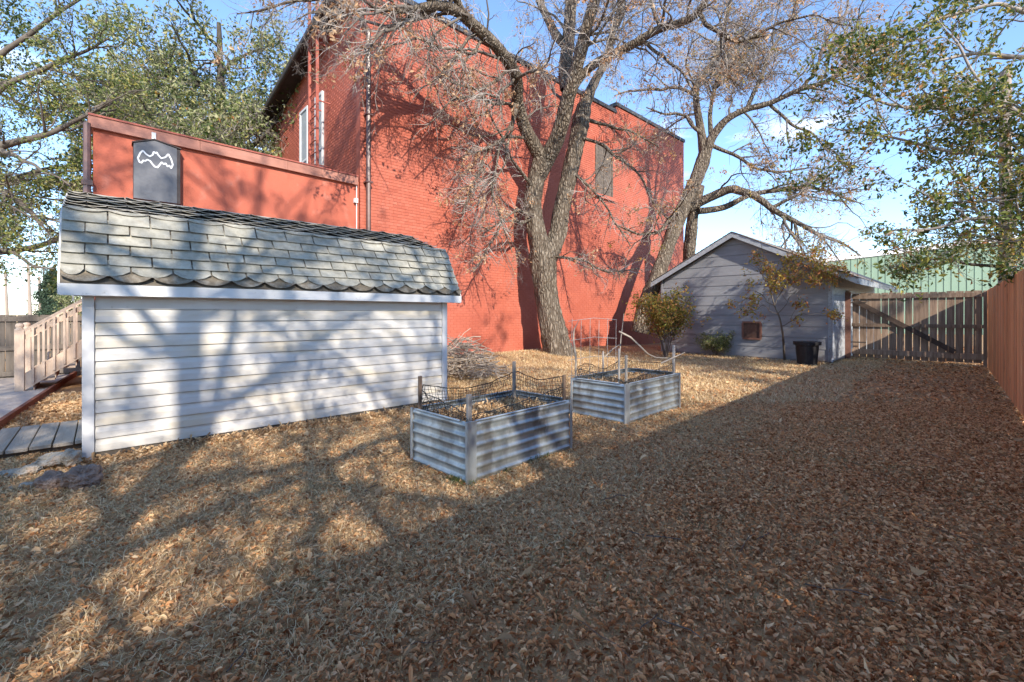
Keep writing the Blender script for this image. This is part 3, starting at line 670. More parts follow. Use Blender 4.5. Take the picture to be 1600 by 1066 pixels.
# ------------------------------------------------------------ concrete pad, edging, boardwalk
e0 = onground(0, 665.5); e1 = onground(82, 609.6); 
pd = MB(); dE = (e1 - e0) / np.linalg.norm(e1 - e0); pE = np.array([-dE[1], dE[0], 0]); 
if pE[0] > 0: pE = -pE
a = e0 - dE * 3.0; c = e1 + dE * 2.2
pd.prism([a + UP * -.05, c + UP * -.05, c + pE * 6 + UP * -.05, a + pE * 6 + UP * -.05], UP * .09)
tag(pd.build('concrete_path', M['concrete'], None, bevel=.006), 'pale concrete pad at the left edge below the stair', kind='structure')
ed = MB(); ed.bar(a - pE * .03 + UP * .03, c - pE * .03 + UP * .03, .045, .13, pE)
tag(ed.build('edging_board', M['edging'], None), 'reddish edging board along the concrete pad', 'edging')
bw_ = thing('boardwalk', (-4.9, 4.5, 0), 'low grey plank boardwalk running behind the left end of the shed', 'boardwalk')
pl = boardmesh('plank', .137, 1.15, .035, 'plank', bev=.004)
w0_ = np.array([-4.47, 3.95, 0]) + RX * .0
for k in range(-5, 14):
    p = w0_ + RX * (k * .147 + .07) - NX * .58
    put('plank', pl, bw_, p + UP * (.055 + random.uniform(-.003, .003)), rz=ROT + random.uniform(-.006, .006))
for n in (-.1, -1.05):
    w = MB(); w.box(w0_, (-.75, 2.1), (n - .04, n), (-.02, .054)); w.build('joist', M['fence_grey'], bw_)

# ------------------------------------------------------------ rocks
def rock(px, py, size, label, mt, sq=(1, .8, .6), rz=0, lift=0):
    bm = bmesh.new(); bmesh.ops.create_icosphere(bm, subdivisions=5, radius=1)
    sd_ = random.uniform(0, 50)
    from mathutils import noise
    for v in bm.verts:
        d = v.co.normalized(); n1 = noise.noise(d * 1.1 + Vector((sd_, 0, 0))) * .32 + noise.noise(d * 2.7 + Vector((0, sd_, 0))) * .16 - abs(noise.noise(d * 4 + Vector((0, sd_, 0)))) * .22 + noise.noise(d * 13 + Vector((0, sd_, 0))) * .05 + noise.noise(d * 30) * .02
        f = 1 + n1; v.co = Vector((d.x * sq[0], d.y * sq[1], d.z * sq[2])) * f * size
    me = bpy.data.meshes.new('rock'); bm.to_mesh(me); bm.free(); me.materials.append(M[mt])
    p = onground(px, py, 0); p[2] = lift + size * sq[2] * .5; p[:2] *= 1 + size / p[1]
    o = link(bpy.data.objects.new('rock', me), None, p); o.rotation_euler = (random.uniform(-.2, .2), random.uniform(-.2, .2), rz)
    tag(o, label, 'rock', 'rocks along the corner of the shed')
rock(130, 766, .115, 'largest brown pink rock right below the shed corner', 'rock_pink', (1.05, .9, .9), .5)
rock(80, 768, .085, 'pink rock left of the largest rock', 'rock_pink', (1, .9, .9), .2)
rock(84, 738, .09, 'flat brown rock leaning on the boardwalk end', 'rock_grey', (1.5, .8, .6), .6, .05)
rock(112, 734, .075, 'rounded tan and grey rock touching the shed corner board', 'rock_grey', (1, .8, .95), 1.2, .04)
rock(42, 748, .085, 'mossy grey rock at the left of the rock cluster', 'rock_grey', (1.1, .9, .55), .9)
rock(20, 748, .07, 'small pale rock nearest the left edge of the photo', 'rock_grey', (1.2, .8, .5), .3)
rock(36, 765, .05, 'smallest flat pale stone among the leaves', 'rock_grey', (1.5, .8, .4), .3)

# ------------------------------------------------------------ raised beds
def corr_panel(a, b_, h, nout, par, depth=.011, pitch=.083):
    """corrugated sheet from a to b_ (ground points), ridges horizontal"""
    nz = 48; zz = np.linspace(0, h, nz + 1); a = a + nout * -.004; b_ = b_ + nout * -.004
    ph_ = (zz / pitch) % 1; prof_ = depth * (1.7 * np.clip(1 - np.abs(ph_ - .5) / .26, 0, 1) ** .7 - .6)
    m = 5; V = []
    for i_ in range(m):
        p = a + (b_ - a) * i_ / (m - 1)
        for z, d in zip(zz, prof_): V.append(p + UP * z + nout * d)
    V = np.array(V); n1 = len(V); V = np.vstack([V, V - np.repeat([nout * .003], n1, 0)])
    q = []
    for i_ in range(m - 1):
        for j in range(nz):
            s_ = i_ * (nz + 1) + j; q.append((s_, s_ + nz + 1, s_ + nz + 2, s_ + 1)); q.append((n1 + s_, n1 + s_ + 1, n1 + s_ + nz + 2, n1 + s_ + nz + 1))
    w = MB(); w.add(V, [np.array(q)]); return w.build('corrugated_panel', M['galv'], par, smooth=True)
def raised_bed(c0, angR, lenR, lenL, h, label, soil_leaf=True):
    c0 = np.array(c0, float); c0[2] = float(gz(c0[0], c0[1])) - .015
    dR = np.array([math.sin(angR), math.cos(angR), 0]); dL = np.array([-math.cos(angR), math.sin(angR), 0])
    t = thing('raised_bed', c0 + dR * lenR / 2 + dL * lenL / 2, label, 'planter', 'galvanised raised garden beds')
    A, B_, C_, D_ = c0, c0 + dR * lenR, c0 + dR * lenR + dL * lenL, c0 + dL * lenL
    e = .016
    corr_panel(A + dR * e, B_ - dR * e, h, -dL, t); corr_panel(B_ + dL * e, C_ - dL * e, h, dR, t)
    corr_panel(C_ - dR * e, D_ + dR * e, h, dL, t); corr_panel(D_ - dL * e, A + dL * e, h, -dR, t)
    for ci, (P_, u, v) in enumerate(((A, dR, dL), (B_, dL, -dR), (C_, -dR, -dL), (D_, -dL, dR))):
        lw = .085 if ci in (0, 2) else .026
        w = MB(); o_ = -(u + v) * .013
        pts = [P_ + u * (lw if ci else .095) + o_, P_ + u * .006 + o_, P_ + v * .006 + o_, P_ + v * (lw if ci else .022) + o_]
        inn = [p + (u + v) * .006 for p in pts]
        Vv = [p + UP * z for z in (0, h + .004) for p in pts + inn]
        q = []
        for k in range(3): q += [(k, k + 1, 8 + k + 1, 8 + k), (4 + k, 12 + k, 12 + k + 1, 4 + k + 1), (8 + k, 8 + k + 1, 12 + k + 1, 12 + k), (k, 4 + k, 4 + k + 1, k + 1)]
        q += [(0, 8, 12, 4), (3, 7, 15, 11)]
        w.add(Vv, [np.array(q)]); w.build('corner_strip', M['galv_flat'], t)
    # rolled rim
    for P_, Q_ in ((A, B_), (B_, C_), (C_, D_), (D_, A)):
        d_ = (Q_ - P_) / np.linalg.norm(Q_ - P_)
        w = MB(); w.tube([P_ + d_ * .08 + UP * h, Q_ - d_ * .08 + UP * h], .009, 8); w.build('rim', M['galv_flat'], t, smooth=True)
    # soil
    n_ = 26; V = []; 
    for i_ in range(n_ + 1):
        for j in range(n_ + 1):
            p = A + dR * (.015 + (lenR - .03) * i_ / n_) + dL * (.015 + (lenL - .03) * j / n_)
            V.append(p + UP * (h - .10 + .02 * math.sin(i_ * .7) * math.cos(j * .9) + random.uniform(-.012, .012)))
    i2 = (np.arange(n_) * (n_ + 1))[:, None] + np.arange(n_)[None]; i2 = i2.ravel()
    w = MB(); w.add(V, [np.stack([i2, i2 + n_ + 1, i2 + n_ + 2, i2 + 1], 1)]); w.build('soil', M['soil'], t, kind='stuff')
    return t, A, dR, dL
bed1 = raised_bed(onground(730, 757), math.radians(44.8), 1.29, .76, .485, 'nearer galvanised corrugated raised bed with dark netting, left of the other bed')
bed2 = raised_bed(onground(977, 664), math.radians(45.0), 1.43, .78, .485, 'farther galvanised corrugated raised bed with pale sticks leaning out of it')

def stake(p, z0, z1, label, w_=.03, lean=(0, 0), mt='stake', grp='wooden stakes in the raised beds'):
    s_ = MB(); p = np.array(p, float); s_.bar([p[0], p[1], z0], [p[0] + lean[0], p[1] + lean[1], z1], w_, w_ * .7, RX)
    tag(s_.build('garden_stake', M[mt], None, bevel=.003), label, 'stake', grp)
def bp_(bed, r, l): return bed[1] + bed[2] * r + bed[3] * l
stake(bp_(bed1, .06, .05), .35, .67, 'pale grey stake at the front corner of the nearer bed', .04)
stake(bp_(bed1, .05, .71), .35, .75, 'dark brown stake at the left corner of the nearer bed', .032, mt='fence')
stake(bp_(bed1, 1.22, .70), .35, .79, 'tall pale stake at the back corner of the nearer bed', .035)
stake(bp_(bed1, 1.235, .04), .35, .71, 'dark stake at the right corner of the nearer bed', .032, mt='fence')
stake(bp_(bed2, .12, .06), .35, .80, 'weathered stake at the front corner of the farther bed', .032)
stake(bp_(bed2, .06, .12), .35, .88, 'taller stake of the pair at the front corner of the farther bed', .026)
stake(bp_(bed2, 1.36, .05), .35, .86, 'pale stake at the right corner of the farther bed', .038)
stake(bp_(bed2, .9, .9), 0, .75, 'thin stake standing behind the farther bed', .025)

def netting(bed, lenR, lenL, label, z0, hf, mat='wire', step=.030):
    A, dR, dL = bed[1], bed[2], bed[3]
    cs = [A + dR * .05 + dL * .05, A + dR * (lenR - .05) + dL * .05, A + dR * (lenR - .05) + dL * (lenL - .05), A + dR * .05 + dL * (lenL - .05)]
    w = MB(); P = []; 
    for s_ in range(4):
        a, c = cs[s_], cs[(s_ + 1) % 4]; n_ = int(np.linalg.norm(c - a) / step); d_ = (c - a) / n_
        for i_ in range(n_):
            p = a + d_ * i_; f = i_ / n_; P.append((p, hf(s_, f)))
    P.append(P[0]); rows = 7
    base = z0
    wob = lambda k, j: RX * (.010 * math.sin(k * .9 + j) + .006 * math.sin(k * 2.3)) + NX * (.010 * math.sin(k * .7 + j * 1.3))
    G = [[p + UP * (base + (top - base) * j / (rows - 1)) + wob(k, j) for j in range(rows)] for k, (p, top) in enumerate(P)]
    V = []; R_ = []
    for k in range(len(G)): w.tube(G[k], .0023, 3)
    for j in range(rows): w.tube([G[k][j] for k in range(len(G))], 0.005 if j in (0, rows - 1) else .0023, 3)
    tag(w.build('netting', M[mat], None), label, 'netting')
netting(bed1, 1.29, .76, 'dark plastic mesh netting strung between the stakes of the nearer bed', .45, lambda s, f: [.52 + .10 * f ** 2, .64 + .07 * abs(f - .5) * 2, .70 - .10 * math.sin(f * 3.1), .64 - .11 * f][s])
netting(bed2, 1.43, .78, 'fine wire mesh slumped around the top of the farther bed', .46, lambda s, f: [.50 + .12 * f, .62 - .03 * f, .60 + .05 * math.sin(f * 9), .60 - .08 * f][s])

# wire panel standing behind the farther bed, sticks
w = MB(); 
pa = at(893, 545, 6.9); pc = at(962, 545, 7.2)
for k in range(6):
    f = k / 5; p = pa + (pc - pa) * f; w.tube([[p[0], p[1], .05], [p[0] + .005, p[1], .9 + .02 * k], [p[0] + .01, p[1], 1.22 - .03 * (k % 2)]], .0035, 5)
for z in (.35, .6, .9, 1.2):
    w.tube([[pa[0] - .05, pa[1], z - .02], [(pa[0] + pc[0]) / 2, (pa[1] + pc[1]) / 2, z + .03], [pc[0] + .02, pc[1], z]], .0035, 5)
tag(w.build('wire_panel', M['wire_light'], None), 'pale open wire panel standing between the big tree and the farther bed', 'wire panel')
def stick(pts, r, label, kind='stick'):
    w = MB(); w.tube(pts, r, 7); tag(w.build('stick', M['stick'], None, smooth=True), label, 'stick', 'pale dead sticks around the farther bed')
stick([at(898, 640, 6.05), at(900, 560, 6.0), at(896, 530, 6.0), at(897, 515, 6.0), at(905, 500, 6.0)], [.016, .014, .012, .008, .003], 'crooked upright pale stick at the left end of the farther bed')
stick([at(967, 518, 6.2), at(985, 527, 6.2), at(1000, 541, 6.2), at(1012, 553, 6.2), at(1025, 559, 6.3), at(1050, 560, 6.3)], [.014, .013, .012, .011, .01, .006], 'long bent pale stick arching over the farther bed')
stick([at(1033, 568, 6.1), at(1050, 560, 6.1), at(1070, 551, 6.2)], [.013, .01, .006], 'short pale stick poking out over the right corner of the farther bed')
stick([at(967, 575, 6.4), at(970, 530, 6.4), at(975, 490, 6.4)], [.009, .008, .004], 'thin straight upright stick behind the farther bed')
stick([at(945, 558, 6.6), at(958, 545, 6.6), at(968, 539, 6.6)], [.01, .008, .005], 'short slanting stick leaning behind the stake pair')

# ------------------------------------------------------------ pot and small garden ornament
def lathe(name, prof_, c, mat, par=None, k=32):
    w = MB(); c = np.array(c, float); w.tube([c + UP * z for _, z in prof_], [r for r, _ in prof_], k)
    return w
pc_ = onground(1261, 570)
pot = thing('plant_pot', pc_, 'large black plastic pot standing in front of the grey garage', 'pot')
rr = .27
w = lathe('pot_body', [(.001, 0.0), (rr * .80, .0), (rr * .83, .1), (rr * .93, .44), (rr * .95, .52)], pc_, 'black_plastic'); w.build('pot_body', M['black_plastic'], pot, smooth=False)
w = MB(); pp = [(rr * .96, .50), (rr * 1.12, .505), (rr * 1.14, .58), (rr * 1.08, .59), (rr * .98, .585), (rr * .93, .50)]
w.tube([pc_ + UP * (z + i_ * 1e-4) for i_, (_, z) in enumerate(pp)], [r for r, _ in pp], 28); w.build('pot_rim', M['black_plastic'], pot)
w = MB(); w.tube([pc_ + UP * .52, pc_ + UP * .54], [rr * .93, .001], 24); w.build('soil', M['soil'], pot, kind='stuff')
oc = onground(1150, 556)
orn = thing('garden_ornament', oc, 'small dark planter on a pale stone foot beside the low green shrub', 'ornament')
w = MB(); w.tube([oc + UP * z for z in (0, .04, .12, .2, .24)], [.14, .12, .05, .06, .10], 14); w.build('stone_foot', M['rock_grey'], orn)
w = MB(); w.tube([oc + UP * z for z in (.241, .26, .34, .36, .355)], [.05, .12, .17, .17, .01], 16); w.build('bowl', M['black_plastic'], orn)
o2 = onground(1166, 557)
w = MB(); w.tube([o2 + UP * z for z in (0, .02, .14, .2, .21)], [.05, .13, .14, .09, .001], 12); tag(w.build('garden_pot', M['hatch'], None), 'small brown round pot right of the dark planter', 'pot')

# ------------------------------------------------------------ green metal building beyond the gate
GBa = np.array([21.4, 30.0, 0]); GBb = np.array([31.0, 26.4, 0]); gd_ = (GBb - GBa); gln = np.linalg.norm(gd_); gd_ /= gln; gno = np.array([gd_[1], -gd_[0], 0])
if gno[1] > 0: gno = -gno
gb = thing('metal_building', (GBa + GBb) / 2, 'pale green ribbed metal building with a white roof edge beyond the gate', 'building')
w = MB(); a = GBa - gd_ * 2; w.prism([a, GBb, GBb + UP * 5.78, a + UP * 4.60], -gno * 6); w.build('wall', M['green_metal'], gb)
k = 0; 
while k * .37 < gln + 2:
    p = a + gd_ * (k * .37 + .1); w = MB(); w.prism([p + gno * .001, p + gd_ * .07 + gno * .001, p + gd_ * .055 + gno * .035, p + gd_ * .015 + gno * .035], UP * (4.58 + 1.17 * k * .37 / (gln + 2))); w.build('rib', M['green_metal'], gb); k += 1
w = MB(); w.prism([a + UP * 4.61, GBb + UP * 5.79, GBb + UP * 6.0, a + UP * 4.82], gno * .1); w.build('roof_trim', M['white_metal'], gb)
w = MB(); w.prism([a + UP * 4.84 + gno * .1, GBb + UP * 6.02 + gno * .1, GBb + UP * 6.02 - gno * 6, a + UP * 4.84 - gno * 6], UP * .05); w.build('roof', M['white_metal'], gb)

# ------------------------------------------------------------ trees
def unit(v): return v / (np.linalg.norm(v, axis=-1, keepdims=True) + 1e-9)
def resample(pts, n, jitter=0):
    pts = np.array(pts, float); d = np.concatenate([[0], np.cumsum(np.linalg.norm(np.diff(pts[:, :3], axis=0), axis=1))])
    s = np.linspace(0, d[-1], n); out = np.stack([np.interp(s, d, pts[:, k]) for k in range(pts.shape[1])], 1)
    for _ in range(max(1, n // (len(pts) * 2))):       # soften the corners
        out[1:-1, :3] = out[1:-1, :3] * .5 + (out[:-2, :3] + out[2:, :3]) * .25
    if jitter:
        ph = rng.uniform(0, 6, 6); t = np.linspace(0, 1, n); env = np.sin(np.pi * t) ** .5 * jitter
        for ax in range(3): out[:, ax] += env * (np.sin(t * 9 + ph[ax]) + .6 * np.sin(t * 21 + ph[ax + 3]))
    return out
def bark_tube(P, R, k=20, amp=.07):
    n = len(P); V, q, _ = tubes(P[None], R[None], k); V = V.reshape(n, k, 3)
    a = np.arange(k) * 2 * np.pi / k; s = np.concatenate([[0], np.cumsum(np.linalg.norm(np.diff(P, axis=0), axis=1))])
    rnd = rng.normal(0, .35, (n, k))
    f = amp * (np.sin(a[None] * 5 + np.sin(s[:, None] * 4) * 1.2) + .8 * np.sin(a[None] * 9 + s[:, None] * 2.2 + 1) * np.sin(s[:, None] * 7) + rnd)
    V = P[:, None] + (V - P[:, None]) * (1 + f[..., None]); return V.reshape(-1, 3), q
def grow(P, R, count, lr, n=6, ang=(30, 65), rel=.55, wander=.25, up=.05, droop=0, umin=.15, rmin=.002, rmaxf=.6, lenpow=1.0):
    """children of polylines P (B,m,3), R (B,m)"""
    B, m, _ = P.shape
    ln = np.linalg.norm(np.diff(P, axis=1), axis=2).sum(1); pr = ln ** lenpow; pr = pr / pr.sum()
    idx = rng.choice(B, count, p=pr); u = rng.uniform(umin, 1, count); f = u * (m - 1); i0 = np.minimum(f.astype(int), m - 2); fr_ = (f - i0)[:, None]
    p0 = P[idx, i0] * (1 - fr_) + P[idx, i0 + 1] * fr_; t = unit(P[idx, i0 + 1] - P[idx, i0]); r0 = R[idx, i0] * (1 - fr_[:, 0]) + R[idx, i0 + 1] * fr_[:, 0]
    rv = unit(rng.normal(size=(count, 3))); side = unit(np.cross(t, rv)); an_ = np.radians(rng.uniform(*ang, count))[:, None]
    d = t * np.cos(an_) + side * np.sin(an_)
    length = np.minimum(ln[idx] * rel * (1.15 - .6 * u), lr[1]); length = np.maximum(length * rng.uniform(.55, 1.2, count), lr[0])
    out = np.zeros((count, n, 3)); out[:, 0] = p0; step = (length / (n - 1))[:, None]
    for j in range(1, n):
        d = unit(d + rng.normal(0, wander, (count, 3)) + np.array([0, 0, up - droop * j / n]))
        out[:, j] = out[:, j - 1] + d * step
    rs = np.minimum(r0 * rmaxf, length * .016 + .002); rs = np.maximum(rs, rmin); tt = np.linspace(1, .25, n)[None]
    return out, np.maximum(rs[:, None] * tt, rmin * .6)
def leaves_on(P, count, size, spread=.05, flat=.0, per=1, droop=.3):
    """leaf quads folded along the midrib on random spots of twigs"""
    B, m, _ = P.shape; idx = rng.integers(0, B, count); f = rng.uniform(.2, 1, count) * (m - 1); i0 = np.minimum(f.astype(int), m - 2); fr_ = (f - i0)[:, None]
    p = P[idx, i0] * (1 - fr_) + P[idx, i0 + 1] * fr_; c = p + rng.normal(0, spread, (count, 3))
    return leaf_quads(c, size, droop)
def leaf_quads(c, size, droop=.3, wide=.5):
    n = len(c); d = unit(rng.normal(size=(n, 3)) + np.array([0, 0, -droop])); s = unit(np.cross(d, rng.normal(size=(n, 3)))); nn = np.cross(d, s)
    L_ = (size * rng.uniform(.6, 1.3, n))[:, None]; wv = L_ * wide * rng.uniform(.7, 1.1, n)[:, None]; b_ = nn * L_ * .12
    V = np.stack([c, c + d * L_ * .5 + s * wv * .5 + b_, c + d * L_, c + d * L_ * .5 - s * wv * .5 + b_], 1)
    V = V.reshape(-1, 3); base = (np.arange(n) * 4)[:, None]
    return V, np.concatenate([base + np.array([[0, 1, 2]]), base + np.array([[0, 2, 3]])])
def add_obj(name, V, faces, mat, par, kind=None, smooth=False):
    org = W[par.name]; me = mesh_np(name, np.asarray(V) - org, faces, mat, smooth)
    o = link(bpy.data.objects.new(name, me), par, org)
    if kind: o['kind'] = kind
    return o
def join(batches, k=3):
    Vs = []; Fs = []; n = 0
    for P, R in batches:
        V, q, _ = tubes(P, R, k); Vs.append(V); Fs.append(q + n); n += len(V)
    return np.vstack(Vs), np.vstack(Fs)
def traced_tree(name, base, label, trunk, limbs, counts, lens, barkm='bark', twigm='twig', leaf=None, up=.05, droop=.0, wander=.25, k=18, group=None, amp=.07, shoots=None):
    """trunk/limbs: lists of (x,y,z,r) arrays; all limbs become level-0 branches"""
    t = thing(name, base, label, 'tree', group)
    P0 = []; R0 = []
    for i_, tr in enumerate(trunk):
        rs = resample(tr, 60); V, q = bark_tube(rs[:, :3], rs[:, 3], k + 8, amp); add_obj('trunk', V, [q], M[barkm], t, smooth=True)
        rr_ = resample(tr, 14); P0.append(rr_[:, :3]); R0.append(rr_[:, 3])
    for tr in limbs:
        rs = resample(tr, 44, .035); V, q = bark_tube(rs[:, :3], rs[:, 3], k, amp * .8); add_obj('branch', V, [q], M[barkm], t, smooth=True)
        rr_ = rs[np.linspace(0, 43, 14).astype(int)]; P0.append(rr_[:, :3]); R0.append(rr_[:, 3])
    nt_ = len(trunk); P0 = np.array(P0); R0 = np.array(R0)
    src = (P0[nt_:], R0[nt_:]) if len(limbs) else (P0, R0)
    lv = []
    cur = src
    A1 = grow(*src, counts[0], lens[0], n=8, up=up, droop=droop, wander=wander, rel=.5); 
    V, q = join([A1], 6); add_obj('boughs', V, [q], M[barkm if barkm != 'bark' else 'bark_far'], t, 'stuff', True)
    A2 = grow(np.concatenate([A1[0]]), A1[1], counts[1], lens[1], n=7, up=up * .5, droop=droop, wander=wander * 1.1)
    A3 = grow(A2[0], A2[1], counts[2], lens[2], n=5, droop=droop, wander=wander * 1.2, up=0)
    bat = [A2, A3]
    if shoots:
        A4 = grow(*src, shoots, lens[2], n=5, wander=.3); bat.append(A4)
    A5 = grow(A3[0], A3[1], counts[3], lens[3], n=4, droop=droop, wander=wander) if len(counts) > 3 else None
    if A5: bat.append(A5)
    V, q = join(bat, 3); add_obj('twigs', V, [q], M[twigm], t, 'stuff')
    last = A3 if not A5 else A5
    if leaf:
        for mt, cnt, size, clump in leaf:
            Pl = last[0]
            if clump:          # leaves gather on a few twigs only
                Pl = Pl[rng.choice(len(Pl), max(1, int(len(Pl) * clump)), replace=False)]
            V, f = leaves_on(Pl, cnt, size, size * .7); add_obj('leaves', V, [f], M[mt], t, 'stuff')
    return t, last
def tp(lst, wscale=1.0):
    """(px, py, depth, width in px) -> x,y,z,r"""
    out = []
    for px, py, Z, wpx in lst:
        p = at(px, py, Z); out.append((*p, wpx / FPX * Z / 2 * wscale))
    return out
TZ = 13.3
trunk1 = tp([(877, 566, TZ, 66), (872, 545, TZ, 50), (862, 505, TZ, 42), (855, 465, TZ, 39), (850, 425, TZ, 42), (848, 400, TZ, 46), (842, 375, TZ, 34), (834, 345, TZ, 31), (832, 315, TZ, 30), (838, 280, TZ, 30), (850, 250, TZ - .1, 34)], .9)
trunk1b = tp([(850, 415, TZ, 30), (862, 392, TZ + .1, 30), (873, 365, TZ + .2, 29), (876, 335, TZ + .3, 28), (884, 300, TZ + .4, 27), (892, 265, TZ + .5, 28), (901, 225, TZ + .6, 27), (908, 190, TZ + .7, 30), (913, 165, TZ + .8, 24)], .9)
limbs1 = [tp(x, .88) for x in [
    [(852, 254, TZ, 30), (868, 218, TZ - .3, 27), (880, 182, TZ - .6, 26), (889, 150, TZ - .8, 25), (900, 112, TZ - 1.0, 23), (910, 75, TZ - 1.3, 22), (922, 35, TZ - 1.6, 20), (935, -10, TZ - 1.9, 18), (940, -90, TZ - 2.2, 12), (960, -200, TZ - 2.4, 4)],
    [(848, 252, TZ, 26), (832, 222, TZ - .3, 24), (818, 196, TZ - .6, 22), (806, 160, TZ - 1, 21), (808, 128, TZ - 1.4, 21), (800, 104, TZ - 1.8, 20), (775, 72, TZ - 2.4, 20), (750, 48, TZ - 2.9, 20), (722, 20, TZ - 3.3, 19), (690, 6, TZ - 3.7, 17), (655, 12, TZ - 4, 13), (620, 20, TZ - 4.2, 9), (580, 14, TZ - 4.4, 6), (520, 30, TZ - 4.6, 3)],
    [(725, 22, TZ - 3.3, 14), (705, -20, TZ - 3.7, 12), (660, -80, TZ - 4.2, 9), (600, -140, TZ - 4.8, 5)],
    [(690, 6, TZ - 3.7, 10), (640, -20, TZ - 4.2, 8), (560, -10, TZ - 4.8, 7), (470, -5, TZ - 5, 5), (420, 15, TZ - 5.1, 4), (370, 22, TZ - 5.2, 2)],
    [(888, 150, TZ - .8, 16), (905, 125, TZ - .9, 15), (930, 102, TZ - 1.0, 14), (960, 82, TZ - 1.3, 14), (995, 66, TZ - 1.6, 14), (1030, 42, TZ - 2, 13), (1060, 34, TZ - 2.3, 13), (1092, 26, TZ - 2.5, 12), (1108, -6, TZ - 2.8, 9), (1130, -80, TZ - 3, 4)],
    [(1095, 24, TZ - 2.5, 8), (1104, 40, TZ - 2.7, 7.5), (1130, 52, TZ - 2.9, 7), (1158, 62, TZ - 3.2, 6), (1190, 50, TZ - 3.4, 5), (1225, 36, TZ - 3.7, 4), (1270, 25, TZ - 4, 3), (1330, 40, TZ - 4.4, 2)],
    [(886, 140, TZ - .6, 24), (884, 100, TZ - .4, 23), (888, 60, TZ - .2, 22), (892, 20, TZ, 20), (888, -30, TZ + .2, 17), (875, -120, TZ + .4, 8), (860, -220, TZ + .4, 3)],
    [(884, 72, TZ - .3, 16), (868, 55, TZ - .1, 15), (855, 32, TZ + .2, 14), (845, 5, TZ + .4, 12), (825, -60, TZ + .8, 7), (800, -140, TZ + 1, 3)],
    [(911, 172, TZ + .8, 22), (922, 145, TZ + 1, 18), (935, 122, TZ + 1.2, 15), (948, 98, TZ + 1.4, 13), (952, 70, TZ + 1.5, 13), (962, 30, TZ + 1.7, 11), (975, -20, TZ + 1.8, 8), (990, -90, TZ + 1.9, 3)],
    [(806, 165, TZ - 1, 14), (800, 200, TZ - 1.2, 5), (790, 250, TZ - 1.5, 3.5), (768, 295, TZ - 1.8, 2.5), (735, 330, TZ - 2, 2)],
    [(1030, 42, TZ - 2, 7), (1022, 10, TZ - 1.8, 6), (1010, -30, TZ - 1.6, 4), (1000, -80, TZ - 1.4, 2)],
    [(838, 300, TZ, 8), (815, 270, TZ - .6, 5), (790, 230, TZ - 1, 4), (770, 190, TZ - 1.4, 3), (752, 140, TZ - 1.8, 2)],
    [(862, 400, TZ, 6), (900, 405, TZ - .5, 4), (950, 425, TZ - 1, 3), (1000, 420, TZ - 1.2, 2)],
    [(834, 340, TZ, 6), (812, 350, TZ - .6, 4), (785, 345, TZ - 1.1, 3), (755, 365, TZ - 1.5, 2)],
    [(1000, 62, TZ - 1.6, 6), (1040, 90, TZ - 1.8, 5), (1070, 120, TZ - 2, 4), (1090, 155, TZ - 2.2, 2.5)],
    [(800, 104, TZ - 1.8, 7), (775, 130, TZ - 2.2, 5), (745, 140, TZ - 2.6, 4), (705, 125, TZ - 3, 3), (660, 90, TZ - 3.3, 2)],
    [(820, 215, TZ - .4, 6), (790, 212, TZ - 1, 5), (762, 238, TZ - 1.6, 4), (738, 285, TZ - 2.1, 3), (722, 335, TZ - 2.5, 2)],
    [(806, 165, TZ - 1, 6), (772, 160, TZ - 1.6, 5), (735, 148, TZ - 2.2, 4), (695, 165, TZ - 2.7, 2.5), (665, 200, TZ - 3, 1.5)],
    [(800, 190, TZ - 1.1, 5), (778, 235, TZ - 1.7, 4), (770, 290, TZ - 2.1, 3.5), (782, 345, TZ - 2.3, 2.5), (800, 395, TZ - 2.3, 1.5)],
    [(836, 335, TZ - .2, 5), (802, 330, TZ - 1, 4), (772, 368, TZ - 1.6, 3), (740, 425, TZ - 2, 2)],
    [(905, 215, TZ + .5, 6), (948, 230, TZ + .2, 5), (990, 262, TZ, 4), (1022, 318, TZ - .2, 2)],
    [(893, 262, TZ + .4, 6), (925, 300, TZ, 4), (955, 332, TZ - .3, 3), (985, 385, TZ - .5, 2)],
    [(760, 58, TZ - 2.7, 6), (735, 85, TZ - 3, 5), (700, 75, TZ - 3.4, 4), (650, 60, TZ - 3.8, 3), (600, 75, TZ - 4, 2)],
    [(908, 185, TZ + .7, 8), (945, 195, TZ + .9, 5), (985, 205, TZ + 1, 4), (1030, 230, TZ + 1, 2)],
]]
tree1, tw1 = traced_tree('tree', onground(872, 556), 'large bare twin stemmed tree standing against the red brick wall', [trunk1, trunk1b], limbs1,
    (200, 1900, 10500, 13000), ((.8, 2.6), (.4, 1.3), (.15, .6), (.06, .28)), leaf=[('leaf_orange', 9500, .095, .05)], droop=.22, up=.08, k=16, shoots=1300)

